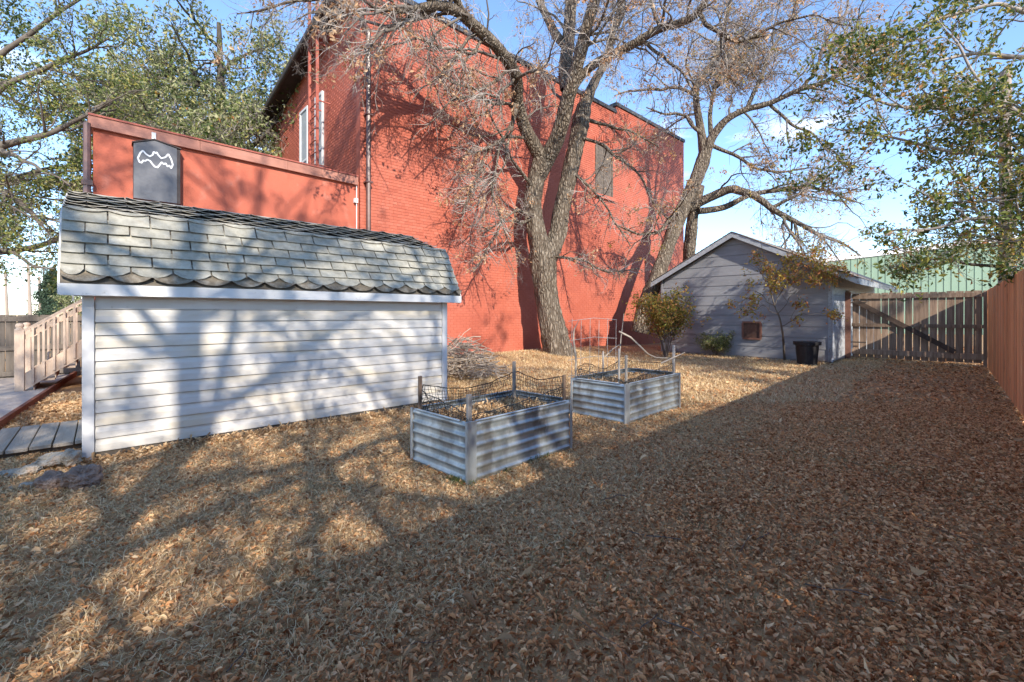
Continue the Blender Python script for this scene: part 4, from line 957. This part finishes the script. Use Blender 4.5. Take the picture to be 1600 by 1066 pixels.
T2 = 16.8
trunk2 = tp([(1000, 520, T2 - 1, 30), (1010, 475, T2 - 1, 26), (1028, 430, T2 - .8, 22), (1044, 385, T2 - .5, 20), (1060, 345, T2 - .2, 20), (1076, 308, T2, 20), (1091, 272, T2, 20), (1102, 240, T2, 20)])
trunk2b = tp([(1074, 480, T2 + .6, 19), (1076, 420, T2 + .5, 18), (1078, 375, T2 + .3, 18), (1083, 335, T2 + .1, 16), (1093, 290, T2, 14)])
limbs2 = [tp(x, .85) for x in [
    [(1102, 242, T2, 20), (1095, 205, T2, 14), (1088, 170, T2, 12), (1087, 140, T2, 11), (1102, 112, T2 + .2, 9), (1120, 82, T2 + .4, 8), (1130, 55, T2 + .5, 6), (1140, 0, T2 + .6, 5), (1150, -60, T2 + .8, 2)],
    [(1102, 242, T2, 20), (1112, 215, T2 - .2, 16), (1135, 188, T2 - .5, 12), (1165, 170, T2 - .8, 11), (1205, 158, T2 - 1.1, 9), (1250, 140, T2 - 1.5, 8), (1282, 132, T2 - 1.8, 8), (1320, 112, T2 - 2, 6), (1385, 72, T2 - 2.5, 4), (1440, 60, T2 - 2.8, 2)],
    [(1112, 215, T2, 9), (1110, 170, T2 + .3, 7), (1120, 130, T2 + .5, 6), (1130, 90, T2 + .8, 4), (1170, 40, T2 + 1, 3), (1200, -10, T2 + 1, 2)],
    [(1165, 172, T2 - .8, 8), (1190, 120, T2 - .8, 6), (1210, 70, T2 - .9, 5), (1240, 20, T2 - 1, 3), (1260, -40, T2 - 1, 2)],
    [(1078, 325, T2, 18), (1105, 310, T2 - .3, 16), (1140, 292, T2 - .7, 15), (1175, 305, T2 - 1.2, 13), (1205, 325, T2 - 1.6, 11), (1240, 345, T2 - 2, 9), (1275, 365, T2 - 2.4, 7), (1310, 375, T2 - 2.7, 5), (1345, 400, T2 - 3, 2)],
    [(1092, 330, T2 - .2, 12), (1130, 325, T2 - .3, 11), (1170, 305, T2 - .5, 9), (1210, 300, T2 - .8, 8), (1250, 290, T2 - 1, 6), (1300, 300, T2 - 1.2, 5), (1350, 320, T2 - 1.4, 2)],
    [(1078, 300, T2, 12), (1055, 330, T2 - .4, 8), (1035, 360, T2 - .8, 6), (1000, 370, T2 - 1, 4), (960, 350, T2 - 1.2, 2)],
    [(1087, 150, T2, 8), (1070, 140, T2 - .2, 5), (1040, 138, T2 - .4, 5), (1000, 140, T2 - .6, 4), (960, 150, T2 - .6, 2)],
    [(1096, 210, T2, 7), (1070, 180, T2 - .3, 5), (1040, 178, T2 - .5, 4), (1010, 168, T2 - .7, 2)],
    [(1250, 140, T2 - 1.5, 6), (1275, 110, T2 - 1.5, 5), (1290, 70, T2 - 1.5, 4), (1320, 20, T2 - 1.5, 3), (1330, -30, T2 - 1.5, 2)],
    [(1200, 160, T2 - 1, 6), (1230, 190, T2 - 1.2, 5), (1262, 205, T2 - 1.4, 4), (1300, 235, T2 - 1.6, 3), (1330, 270, T2 - 2, 2)],
    [(1205, 325, T2 - 1.6, 7), (1240, 310, T2 - 1.8, 5), (1270, 285, T2 - 2, 4), (1310, 262, T2 - 2, 3), (1350, 250, T2 - 2, 2)],
    [(1106, 225, T2, 8), (1140, 240, T2 - .3, 6), (1180, 262, T2 - .6, 5), (1220, 270, T2 - .8, 4), (1270, 262, T2 - 1, 2)],
]]
traced_tree('tree', (4.6, 15.6, 0), 'bare spreading tree with leaning trunks between the brick building and the garage', [trunk2, trunk2b], limbs2,
    (170, 1500, 9000, 12000), ((.9, 2.8), (.4, 1.4), (.15, .7), (.08, .32)), leaf=[('leaf_orange', 11000, .10, .09), ('leaf_yellow', 6000, .095, .06)], droop=.14, up=.05, k=14, shoots=800)

# generic procedural tree
def limb_fan(base, height, n, spread, rtrunk, lean=(0, 0), fork=.3, upness=.6, azr=(0, 6.283)):
    base = np.array(base, float); top = base + np.array([lean[0], lean[1], height * .8])
    tr = [(*base, rtrunk * 1.25), (*(base + (top - base) * .15), rtrunk), (*(base + (top - base) * .5 + rng.normal(0, .15, 3)), rtrunk * .75), (*top, rtrunk * .25)]
    lb = []
    for k in range(n):
        f = fork + (.95 - fork) * (k + .5) / n; p = base + (top - base) * f
        az = rng.uniform(*azr) if azr != (0, 6.283) else k * 2.4 + rng.uniform(-.4, .4)
        ln = spread * (1.15 - .65 * f) * rng.uniform(.8, 1.15); d = np.array([math.cos(az), math.sin(az), upness * rng.uniform(.3, 1.2)])
        pts = [(*p, rtrunk * (.6 - .4 * f))]
        for q in range(1, 5):
            pp_ = p + d * ln * q / 4 + np.array([0, 0, .10 * ln * (q / 4) ** 2 * rng.uniform(-1.6, .8)]) + rng.normal(0, .08 * ln / 4, 3); pts.append((*pp_, max(.012, rtrunk * (.6 - .4 * f) * (1 - q / 4.6))))
        lb.append(pts)
    return [tr], lb
def generic(base, h, n, spread, r, label, counts, lens, leaf, twigm='twig_dark', name='tree', group=None, **kw):
    bk = 'bark_dark' if leaf else 'bark_far'
    lkw = {a: kw.pop(a) for a in ('up', 'droop', 'wander') if a in kw}
    tr, lb = limb_fan(base, h, n, spread, r, **kw)
    return traced_tree(name, base, label, tr, lb, counts, lens, bk, twigm, leaf, k=10, group=group, **lkw)
# leafy trees behind the annex, top left
generic((-10.8, 16.5, 0), 15, 16, 6.0, .28, 'tall olive leaved tree rising behind the low red annex', (190, 2200, 14000), ((.9, 2.6), (.4, 1.3), (.15, .6)),
        [('leaf_olive', 34000, .15, .75), ('leaf_green', 6000, .15, .3), ('leaf_yellow', 1600, .14, .05)], twigm='twig', fork=.22, droop=.25)
generic((-13.8, 19.5, 0), 15, 16, 6.0, .24, 'second olive tree filling the gap left of the tall olive tree', (110, 900, 3600), ((.9, 2.6), (.4, 1.3), (.15, .6)),
        [('leaf_olive', 30000, .16, .8)], twigm='twig', fork=.22, droop=.1)
generic((-17.6, 13.0, 0), 15, 16, 6.4, .28, 'dark green leaning tree at the top left corner of the photo', (110, 900, 4200), ((.9, 2.6), (.4, 1.3), (.15, .6)),
        [('leaf_olive', 15000, .14, .6), ('leaf_green', 22000, .14, .6)], fork=.2, droop=.1)
# near limb entering at the left edge
lb = [tp(x) for x in [
    [(-260, 250, 9.4, 26), (-120, 245, 9.2, 20), (0, 232, 9.0, 13), (30, 222, 9, 10), (70, 215, 9, 8), (110, 195, 9, 6), (160, 165, 9, 4), (220, 140, 9, 2)],
    [(-150, 246, 9.2, 12), (-60, 270, 9.0, 10), (0, 300, 8.8, 8), (30, 315, 8.8, 7), (55, 340, 8.7, 6), (75, 362, 8.7, 3)],
    [(-120, 330, 9.0, 10), (-30, 380, 8.8, 7), (20, 400, 8.7, 5), (50, 415, 8.6, 4), (85, 420, 8.6, 2)],
    [(0, 232, 9, 8), (40, 255, 8.8, 5), (80, 270, 8.8, 3), (110, 290, 8.7, 2)],
    [(-80, 200, 9.2, 10), (0, 140, 9.2, 8), (60, 110, 9.3, 7), (110, 90, 9.3, 5), (170, 60, 9.3, 3)],
    [(-80, 160, 9.2, 10), (0, 90, 9.4, 8), (60, 40, 9.3, 6), (120, 0, 9.3, 4), (190, -40, 9.3, 2)],
]]
trk = [[(-12.9, 9.6, 0, .26), (-12.9, 9.6, 1.5, .22), (-13.1, 9.5, 3, .2), (-13, 9.5, 4.6, .2), (-12.5, 9.4, 7.5, .12)]]
traced_tree('tree', (-12.9, 9.6, 0), 'low hanging leafy limbs of a tree reaching in over the left fence', trk, lb, (60, 460, 2000), ((.5, 1.4), (.25, .8), (.1, .35)), 'bark_far', 'twig_dark',
            [('leaf_green', 9000, .062, .7), ('leaf_olive', 4500, .062, .5)], k=10, droop=.1)
# green leaved tree over the right fence
rb = [tp(x) for x in [
    [(1850, 180, 6.0, 10), (1700, 176, 6.4, 8), (1600, 172, 6.8, 7), (1500, 170, 7.0, 6), (1440, 168, 7.2, 5), (1380, 160, 7.4, 4), (1310, 130, 7.6, 2)],
    [(1850, 330, 6.0, 10), (1700, 285, 6.2, 8), (1600, 252, 6.6, 6), (1500, 235, 7.0, 5), (1420, 224, 7.2, 4), (1350, 208, 7.5, 3), (1290, 198, 7.6, 1.5)],
    [(1850, 345, 5.8, 10), (1700, 335, 6.0, 7), (1600, 338, 6.4, 6), (1520, 342, 6.6, 5), (1450, 355, 6.9, 4), (1380, 362, 7.1, 2)],
    [(1800, 60, 6.4, 10), (1650, 30, 6.8, 8), (1560, 10, 7, 6), (1480, 20, 7.1, 5), (1420, 50, 7.2, 3)],
    [(1800, 120, 6.4, 10), (1650, 90, 6.8, 7), (1560, 80, 7, 6), (1470, 95, 7.1, 4), (1400, 110, 7.3, 2)],
    [(1800, 430, 5.9, 8), (1680, 400, 6.2, 6), (1600, 375, 6.4, 5), (1560, 350, 6.6, 5), (1510, 300, 6.9, 4), (1480, 250, 7, 2)],
    [(1820, 250, 6, 9), (1690, 210, 6.2, 7), (1600, 190, 6.5, 5), (1540, 130, 6.8, 4), (1490, 60, 7, 3)],
    [(1780, 300, 6.4, 8), (1680, 300, 6.8, 6), (1600, 302, 7.4, 5), (1530, 312, 7.6, 4), (1460, 320, 7.8, 2)],
]]
trk = [[(9.6, 6.2, 0, .17), (9.7, 6.1, 1.6, .15), (9.5, 6.2, 3, .13), (9.4, 6.2, 5, .10), (9.2, 6.3, 7.5, .04)]]
traced_tree('tree', (9.6, 6.2, 0), 'green leaved tree reaching pale branches in over the right board fence', trk, rb, (75, 560, 2400), ((.5, 1.5), (.25, .8), (.1, .35)), 'twig', 'twig',
            [('leaf_green', 11000, .088, .6), ('leaf_yellow', 1200, .09, .12), ('leaf_orange', 650, .08, .05), ('leaf_rust', 260, .08, .05)], k=9, droop=.08)
generic((13.6, 11.2, 0), 6.6, 18, 3.4, .14, 'dense yellow green tree behind the corner of the gate and the right fence', (130, 900, 3600), ((.5, 1.6), (.25, .9), (.1, .4)),
        [('leaf_green', 4500, .11, .6), ('leaf_olive', 4500, .11, .6), ('leaf_yellow', 4000, .11, .4)], fork=.35, droop=.05)

# shrubs and saplings
def shrub(base, h, w_, nst, label, leaf, name='shrub', twigm='twig_dark', counts=(60, 260, 500)):
    base = np.array(base, float); t = thing(name, base, label, name.replace('_', ' ')); st_ = []
    for k in range(nst):
        az = k * 2.4 + rng.uniform(-.3, .3); d = np.array([math.cos(az), math.sin(az), 0]) * w_ * rng.uniform(.3, 1); tip = base + d + UP * h * rng.uniform(.6, 1)
        mid = base + d * .35 + UP * h * .5
        st_.append(resample([(*(base + d * .05), .014), (*mid, .010), (*tip, .004)], 10, .02))
    st_ = np.array(st_); P, R = st_[..., :3], st_[..., 3]
    V, q = join([(P, R)], 5); add_obj('stems', V, [q], M[twigm], t, 'stuff')
    A = grow(P, R, counts[0], (.2, h * .5), n=6, wander=.2, up=.1, umin=.25); B2 = grow(*A, counts[1], (.08, h * .25), n=5); V, q = join([A, B2], 3); add_obj('twigs', V, [q], M[twigm], t, 'stuff')
    for mt, cnt, size in leaf:
        V, f = leaves_on(B2[0], cnt, size, size * .8); add_obj('leaves', V, [f], M[mt], t, 'stuff')
    return t
p = onground(1040, 558); shrub(p, 1.9, .95, 13, 'yellow green leafy shrub at the left corner of the grey garage', [('leaf_yellow', 4200, .085), ('leaf_green', 1500, .08), ('leaf_rust', 700, .08)], counts=(110, 700, 0))
p = onground(1118, 557); shrub(p, .62, .48, 16, 'low rounded dark green shrub against the garage wall', [('leaf_olive', 2600, .045), ('leaf_green', 2000, .045)], counts=(150, 700, 0))
sb = onground(1226, 563)
sap = [[(*sb, .03), (*at(1223, 520, 11.8), .024), (*at(1218, 495, 11.7), .02), (*at(1210, 478, 11.7), .016), (*at(1200, 440, 11.7), .011), (*at(1188, 375, 11.7), .004)]]
sl = [[(*at(1222, 510, 11.8), .012), (*at(1245, 495, 11.5), .008), (*at(1290, 488, 11.3), .004)], [(*at(1210, 478, 11.7), .012), (*at(1230, 440, 11.6), .009), (*at(1260, 410, 11.5), .006), (*at(1290, 420, 11.4), .003)],
      [(*at(1212, 482, 11.7), .012), (*at(1185, 455, 11.6), .009), (*at(1160, 470, 11.4), .004)], [(*at(1204, 455, 11.7), .01), (*at(1225, 415, 11.6), .007), (*at(1240, 370, 11.6), .003)],
      [(*at(1200, 440, 11.7), .01), (*at(1180, 420, 11.6), .006), (*at(1168, 395, 11.5), .003)], [(*at(1215, 490, 11.7), .01), (*at(1250, 450, 11.4), .006), (*at(1298, 440, 11.2), .003)],
      [(*at(1216, 490, 11.7), .01), (*at(1190, 480, 11.4), .006), (*at(1150, 490, 11.2), .003)]]
traced_tree('sapling', sb, 'thin sapling with yellow and orange leaves in front of the garage gable', sap, sl, (34, 150, 380), ((.3, .8), (.15, .45), (.06, .2)), 'bark_far', 'twig_dark',
            [('leaf_yellow', 2600, .08, None), ('leaf_rust', 700, .085, .3)], k=8)

# ------------------------------------------------------------ trees behind the camera that throw the dappled shade
generic((4.2, -5.2, 0), 14.5, 24, 5.6, .14, 'big half bare yard tree beyond the fence behind the viewer', (120, 900, 3600), ((.9, 2.6), (.4, 1.3), (.15, .6)),
        [('leaf_olive', 19000, .085, .4)], fork=.2)
generic((1.2, -5.6, 0), 17, 28, 6.0, .16, 'tall half bare yard tree farther left beyond the fence behind the viewer', (120, 900, 3600), ((.9, 2.6), (.4, 1.3), (.15, .6)),
        [('leaf_olive', 22000, .085, .4)], fork=.28)
generic((-2.6, -6.6, 0), 12, 18, 4.6, .13, 'smaller half bare yard tree at the left end behind the viewer', (90, 700, 2800), ((.7, 2.2), (.35, 1.1), (.12, .5)),
        [('leaf_olive', 10000, .085, .45)], fork=.22)
generic((1.9, -4.6, 0), 7.6, 18, 3.6, .08, 'low leafy young tree just beyond the fence behind the viewer', (100, 800, 3000), ((.6, 1.8), (.3, .9), (.1, .4)),
        [('leaf_olive', 8500, .075, .3)], fork=.35)
generic((12.4, 0.0, 0), 12.5, 18, 4.8, .2, 'leafy tree beyond the right fence out of the picture', (90, 700, 2600), ((.6, 1.8), (.3, 1.0), (.1, .4)),
        [('leaf_green', 24000, .11, .6)], fork=.2)

# ------------------------------------------------------------ far background at left and right
generic((-46, 44, 0), 7.5, 12, 3.2, .16, 'pale bare bushy tree far behind the grey fence', (90, 600, 2200), ((.5, 1.8), (.3, .9), (.1, .4)), None, twigm='twig', fork=.1)
def conifer(base, h, w_, label):
    base = np.array(base, float); t = thing('conifer', base, label, 'conifer')
    rs = resample([(*base, .16), (*(base + UP * h), .02)], 20); V, q = bark_tube(rs[:, :3], rs[:, 3], 8, .03); add_obj('trunk', V, [q], M['bark_far'], t)
    P = []; R = []
    for k in range(150):
        f = rng.uniform(.12, .99); az = rng.uniform(0, 6.28); ln = w_ * (1.05 - f) * rng.uniform(.6, 1.1); d = np.array([math.cos(az), math.sin(az), .1])
        s = np.linspace(0, 1, 6)[:, None]; P.append(base + UP * h * f + d * ln * s - UP * .25 * ln * s ** 2); R.append(np.linspace(.03, .006, 6))
    P = np.array(P); V, q = join([(P, np.array(R))], 3); add_obj('branches', V, [q], M['bark_far'], t, 'stuff')
    V, f = leaves_on(P, 12000, .22, .13, droop=.6); add_obj('needles', V, [f], M['leaf_con'], t, 'stuff')
conifer((-41, 40, 0), 5.2, 2.3, 'dark spruce far behind the grey fence')
conifer((-40, 43, 0), 4.0, 2.0, 'shorter spruce right of the taller spruce in the distance')
generic((-37.5, 41, 0), 3.4, 10, 2.2, .1, 'yellow green bush far away beside the shed roof corner', (60, 400, 1500), ((.4, 1.2), (.2, .6), (.1, .3)), [('leaf_olive', 5000, .16, None), ('leaf_yellow', 2500, .16, None)], fork=.05)
generic((-31, 33, 0), 3.8, 10, 2.4, .12, 'green bush in the distance just left of the shed', (60, 400, 1500), ((.4, 1.2), (.2, .6), (.1, .3)), [('leaf_olive', 7000, .15, None)], fork=.05)
for (px, Z, h, lab) in ((12, 42, 5.2, 'thin utility pole farthest left in the distance'), (48, 38, 5.6, 'pale leaning utility pole beside the dark spruce'), (65, 40, 4.6, 'shorter utility pole right of the pale leaning pole')):
    p = at(px, 490, Z); p[2] = 0; u_ = thing('utility_pole', p, lab, 'pole', 'utility poles in the distance')
    w = MB(); w.tube([p, p + UP * h + RX * -.15], [.14, .09], 8); w.build('pole_shaft', M['pole'], u_)
    w = MB(); w.bar(p + UP * (h - .4) - RX * .7, p + UP * (h - .4) + RX * .7, .1, .1); w.build('crossarm', M['pole'], u_)
p = np.array([13.2, 12.2, 0.]); p = at(1571, 490, 13.5); p[2] = 0
u_ = thing('utility_pole', p, 'tall pale wooden utility pole half hidden in the green leaves at right', 'pole')
w = MB(); w.tube([p, p + UP * 8.6], [.17, .13], 12); w.build('pole_shaft', M['pole'], u_)
for (x, y, h, lab) in ((13, 34, 6, 'bare thicket tree in the distance behind the garage ridge'), (19.5, 36, 5.5, 'bare thicket tree in the distance behind the right eave of the garage'), (8, 38, 6.5, 'bare thicket tree in the distance behind the leaning trunks')):
    generic((x, y, 0), h, 12, 3.6, .15, lab, (90, 700, 3200), ((.5, 1.8), (.3, .9), (.1, .4)), None, twigm='twig', fork=.1)

# ------------------------------------------------------------ brush pile behind the shed
bp0 = onground(722, 590); bp0[2] = 0
n_ = 420; c = bp0 + np.stack([rng.normal(0, .38, n_), rng.normal(.0, .35, n_), rng.uniform(.0, .75, n_)], 1)
prf = np.exp(-((c[:, 0] - bp0[0]) / .5) ** 2); c[:, 2] = c[:, 2] * prf + .06
az = rng.uniform(0, 6.28, n_); ln = rng.uniform(.25, .8, n_); d = np.stack([np.cos(az), np.sin(az), rng.normal(0, .3, n_)], 1)
s = np.linspace(-.5, .5, 6)[None, :, None]; P = c[:, None] + d[:, None] * ln[:, None, None] * s + rng.normal(0, .015, (n_, 6, 3)); P[..., 2] = np.maximum(P[..., 2], .02)
V, q = join([(P, np.repeat(np.linspace(.009, .004, 6)[None], n_, 0) * rng.uniform(.5, 1.6, (n_, 1)))], 4)
me = mesh_np('brush_pile', V - bp0, [q], M['stick']); o = link(bpy.data.objects.new('brush_pile', me), None, bp0); tag(o, 'heap of cut twigs and brush piled behind the right end of the shed', 'brush pile', kind='stuff')

# ------------------------------------------------------------ ground litter
def inside_any(x, y):
    r, n = fr(x, y), fn(x, y); m = np.zeros(len(x), bool)
    sr, sn = fr(*S0[:2]), fn(*S0[:2]); m |= (r > sr) & (r < sr + SL) & (n < sn - .12) & (n > sn - SD)
    for bed, lr, ll in ((bed1, 1.29, .82), (bed2, 1.46, .82)):
        dx, dy = x - bed[1][0], y - bed[1][1]; a = dx * bed[2][0] + dy * bed[2][1]; c_ = dx * bed[3][0] + dy * bed[3][1]
        m |= (a > 0) & (a < lr) & (c_ > 0) & (c_ < ll)
    m |= n < fn(*B0[:2]) + .02
    rel = (x - e0[0]) * pE[0] + (y - e0[1]) * pE[1]; m |= (rel > 0) & (rng.random(len(x)) > .04)
    br, bn = fr(*w0_[:2]), fn(*w0_[:2]); m |= (r > br - .8) & (r < br + 2.1) & (n < bn) & (n > bn - 1.15) & (rng.random(len(x)) > .05)
    gt = (x - G0[0]) * RX[0] + (y - G0[1]) * RX[1]; gn = -((x - G0[0]) * NX[0] + (y - G0[1]) * NX[1]); m |= (gt > -.02) & (gn > -.05) & (gn < GW)
    ff = (x - f0[0]) * fnor[0] + (y - f0[1]) * fnor[1]; m |= ff < .01
    return m
def scatter(count, z0, z1, power=1.0, sel=None):
    Z = (rng.uniform(z0 ** power, z1 ** power, count)) ** (1 / power); X = Z * rng.uniform(-1.2, 1.2, count)
    k = ~inside_any(X, Z)
    if sel is not None: k &= sel(X, Z)
    return X[k], Z[k]
def litter(name, X, Y, size, mat, label, lift=.006, curl=(.3, 1.0), wide=(.22, .6), par=None, zf=None, tilt=.26):
    n = len(X); yaw = rng.uniform(0, 2 * np.pi, n); L_ = size * np.clip(np.exp(rng.normal(-.12, .38, n)), .35, 1.75); Wd = L_ * rng.uniform(*wide, n); cu = L_ * rng.uniform(*curl, n) * .5 * np.where(rng.random(n) < .25, -1, 1)
    T = np.array([(-.5, 0), (-.12, .5), (.25, .42), (.5, 0), (.25, -.42), (-.12, -.5), (.05, 0)])
    V = np.zeros((n, 7, 3))
    for j, (a, b_) in enumerate(T):
        V[:, j, 0] = a * L_; V[:, j, 1] = b_ * Wd * (1 - np.abs(cu / L_) * .5); V[:, j, 2] = np.abs(cu) * (abs(b_) * 2) ** 1.5 * np.sign(cu) + L_ * .12 * abs(a) * 2 * rng.uniform(-.5, 1, n)
    tx = rng.normal(0, tilt, n); ty = rng.normal(0, tilt, n)
    z = V[..., 2] + V[..., 0] * np.tan(np.clip(ty, -1, 1))[:, None] + V[..., 1] * np.tan(np.clip(tx, -1, 1))[:, None]
    x = V[..., 0] * np.cos(yaw)[:, None] - V[..., 1] * np.sin(yaw)[:, None]; y = V[..., 0] * np.sin(yaw)[:, None] + V[..., 1] * np.cos(yaw)[:, None]
    zmin = z.min(1, keepdims=True); base = (gz(X, Y) if zf is None else zf) 
    out = np.stack([X[:, None] + x, Y[:, None] + y, z - zmin * .7 + (base + lift * rng.uniform(.0, 2.2, n))[:, None]], -1).reshape(-1, 3)
    b0_ = (np.arange(n) * 7)[:, None]
    Fq = np.concatenate([b0_ + np.array([f]) for f in ((0, 6, 1), (1, 6, 2), (2, 6, 3), (3, 6, 4), (4, 6, 5), (5, 6, 0))])
    me = mesh_np(name, out, [Fq], M[mat]); o = link(bpy.data.objects.new(name, me), par, (0, 0, 0) if par is None else (0, 0, 0))
    tag(o, label if par is None else None, kind='stuff'); return o
def edge_side(X, Y): return (X - .52) * .72 - (Y - 3.64) * .70        # > 0: towards the right fence
def patch(X, Y): return .5 + .5 * np.sin(X * 2.1 + 1.3 * np.sin(Y * 1.7)) * np.sin(Y * 2.6 + 1.1 * np.sin(X * 2.9))
def dens_right(X, Y):
    p = (.55 + .45 * patch(X, Y)) * np.clip(.40 + edge_side(X, Y) * .35, np.where(Y > 7.5, .10, .22), 1); return rng.random(len(X)) < p
X, Y = scatter(270000, 1.45, 6.5, 1.55, dens_right); litter('leaf_litter', X, Y, .0225, 'leaf_litter', 'curled brown fallen leaves covering the near yard', wide=(.18, .55))
X, Y = scatter(110000, 6.5, 17, 1.6, dens_right); litter('leaf_litter', X, Y, .042, 'leaf_litter', 'brown fallen leaves spread over the far yard up to the gate')
X, Y = scatter(420, 1.45, 7, 1.8); litter('large_leaf_litter', X, Y, .05, 'leaf_tan', 'scattered larger pale fallen leaves lying on top', lift=.012, wide=(.35, .6))
X, Y = scatter(70000, 1.6, 10, 1.6, lambda x, y: (edge_side(x, y) < .8) & ((y < 8) | (rng.random(len(y)) < .35))); litter('tan_leaf_litter', X, Y, .028, 'leaf_tan', 'pale tan leaf crumbs over the grass left of the beds', wide=(.2, .6))
n = 3600; a = rng.uniform(0, SL, n); c = np.abs(rng.normal(0, .07, n)) + .03; p = S0[None] + RX[None] * a[:, None] + NX[None] * c[:, None]; kk = rng.random(n) < (.35 + .65 * patch(p[:, 0] * 2, p[:, 1] * 2)); p = p[kk]
litter('leaf_drift', p[:, 0], p[:, 1], .032, 'leaf_tan', 'leaves drifted against the foot of the shed wall', lift=.02, tilt=.5)
# mulch by the path
X, Y = scatter(30000, 4.2, 8.5, 1.3, lambda x, y: (x < -3.2) & (x / y < -.80)); litter('mulch', X, Y, .045, 'leaf_tan', 'pale tan leaves heaped between the boardwalk and concrete pad', wide=(.3, .6), lift=.012)
def blades(name, X, Y, hgt, wdt, mat, label, lean=.8):
    n = len(X); az = rng.uniform(0, 2 * np.pi, n); h = hgt * rng.uniform(.4, 1.3, n); ln = rng.uniform(.2, lean, n) * 1.4
    d = np.stack([np.cos(az), np.sin(az), np.zeros(n)], 1); s = np.stack([-np.sin(az), np.cos(az), np.zeros(n)], 1) * (wdt * rng.uniform(.6, 1.4, n))[:, None]
    b = np.stack([X, Y, gz(X, Y) - .002], 1); m_ = b + d * (h * ln * .4)[:, None] + UP * (h * .6)[:, None]; t_ = b + d * (h * ln * 1.2)[:, None] + UP * (h * np.clip(1 - ln * .45, .1, 1))[:, None]
    V = np.stack([b - s, b + s, m_ + s * .8, m_ - s * .8, t_], 1).reshape(-1, 3); k0 = (np.arange(n) * 5)[:, None]
    me = mesh_np(name, V, [k0 + np.array([[0, 1, 2, 3]]), k0 + np.array([[3, 2, 4]])], M[mat]); o = link(bpy.data.objects.new(name, me), None, (0, 0, 0)); tag(o, label, kind='stuff')
X, Y = scatter(45000, 1.45, 7, 1.6); blades('dry_grass', X, Y, .035, .0012, 'grass', 'short dry matted grass showing between the leaves', 1.4)
X, Y = scatter(110000, 6.5, 14.5, 1.6, lambda x, y: edge_side(x, y) < 1.0); blades('straw', X, Y, .07, .0035, 'straw', 'pale straw like dead grass around the tree foot and behind the beds', 1.9)
X, Y = scatter(110000, 1.6, 7, 1.6, lambda x, y: (edge_side(x, y) < .6)); blades('straw', X, Y, .04, .0013, 'straw', 'pale straw blades lying flat in the sunlit grass', 2.0)
M['green_grass'] = material('green_grass', [(.06, .10, .02), (.14, .19, .05), (.26, .26, .09)], scale=30, rough=.8, bump=0, island=True, translucent=.2)
ba = bed1[1]; t_ = rng.uniform(0, 1, 900); w_s = rng.random(900) < .5
gx = np.where(w_s, ba[0] + bed1[2][0] * 1.29 * t_, ba[0] + bed1[3][0] * .76 * t_) - .02 + rng.normal(0, .02, 900)
gy = np.where(w_s, ba[1] + bed1[2][1] * 1.29 * t_, ba[1] + bed1[3][1] * .76 * t_) - .03 + rng.normal(0, .02, 900)
k_ = patch(gx * 3, gy * 3) > .45; blades('green_grass', gx[k_], gy[k_], .06, .002, 'green_grass', 'thin green grass growing along the foot of the nearer bed', .8)
X, Y = scatter(26000, 1.6, 8, 1.6, lambda x, y: (patch(x * .8 + 2, y * .8) > .78)); blades('green_grass', X, Y, .03, .0014, 'green_grass', 'faint green grass patches in the leaf cover', .9)
n_ = 45; Yt = rng.uniform(1.6, 9, n_); Xt = Yt * rng.uniform(-1.1, 1.1, n_); kk = ~inside_any(Xt, Yt); Xt, Yt = Xt[kk], Yt[kk]; n_ = len(Xt)
az = rng.uniform(0, 6.28, n_); ln = rng.uniform(.06, .38, n_); s5 = np.linspace(-.5, .5, 5)[None]
P = np.stack([Xt[:, None] + np.cos(az)[:, None] * ln[:, None] * s5, Yt[:, None] + np.sin(az)[:, None] * ln[:, None] * s5, np.zeros((n_, 5))], -1) + rng.normal(0, .006, (n_, 5, 3))
P[..., 2] = gz(P[..., 0], P[..., 1]) + .016 + np.abs(rng.normal(0, .006, (n_, 5))); V, q = join([(P, np.repeat(rng.uniform(.0012, .0035, (n_, 1)), 5, 1))], 4)
tag(link(bpy.data.objects.new('fallen_twigs', mesh_np('fallen_twigs', V, [q], M['twig_dark'])), None, (0, 0, 0)), 'thin fallen twigs lying on the leaf cover', kind='stuff')
# leaves lying in the beds
for bed, lr, lab in ((bed1, 1.29, 'dry leaves and stems lying in the nearer bed'), (bed2, 1.46, 'dry leaves and stems lying in the farther bed')):
    n = 2800; a = rng.uniform(.04, lr - .04, n); c = rng.uniform(.04, .72, n); p = bed[1][None] + bed[2][None] * a[:, None] + bed[3][None] * c[:, None]
    o = litter('bed_litter', p[:, 0], p[:, 1], .03, 'leaf_tan', lab, zf=np.full(n, bed[1][2] + .485 - .10), lift=.02, tilt=.6)
print('objects', len(bpy.data.objects), 'tris', sum(len(o.data.loops) - 2 * len(o.data.polygons) for o in bpy.data.objects if o.type == 'MESH'))
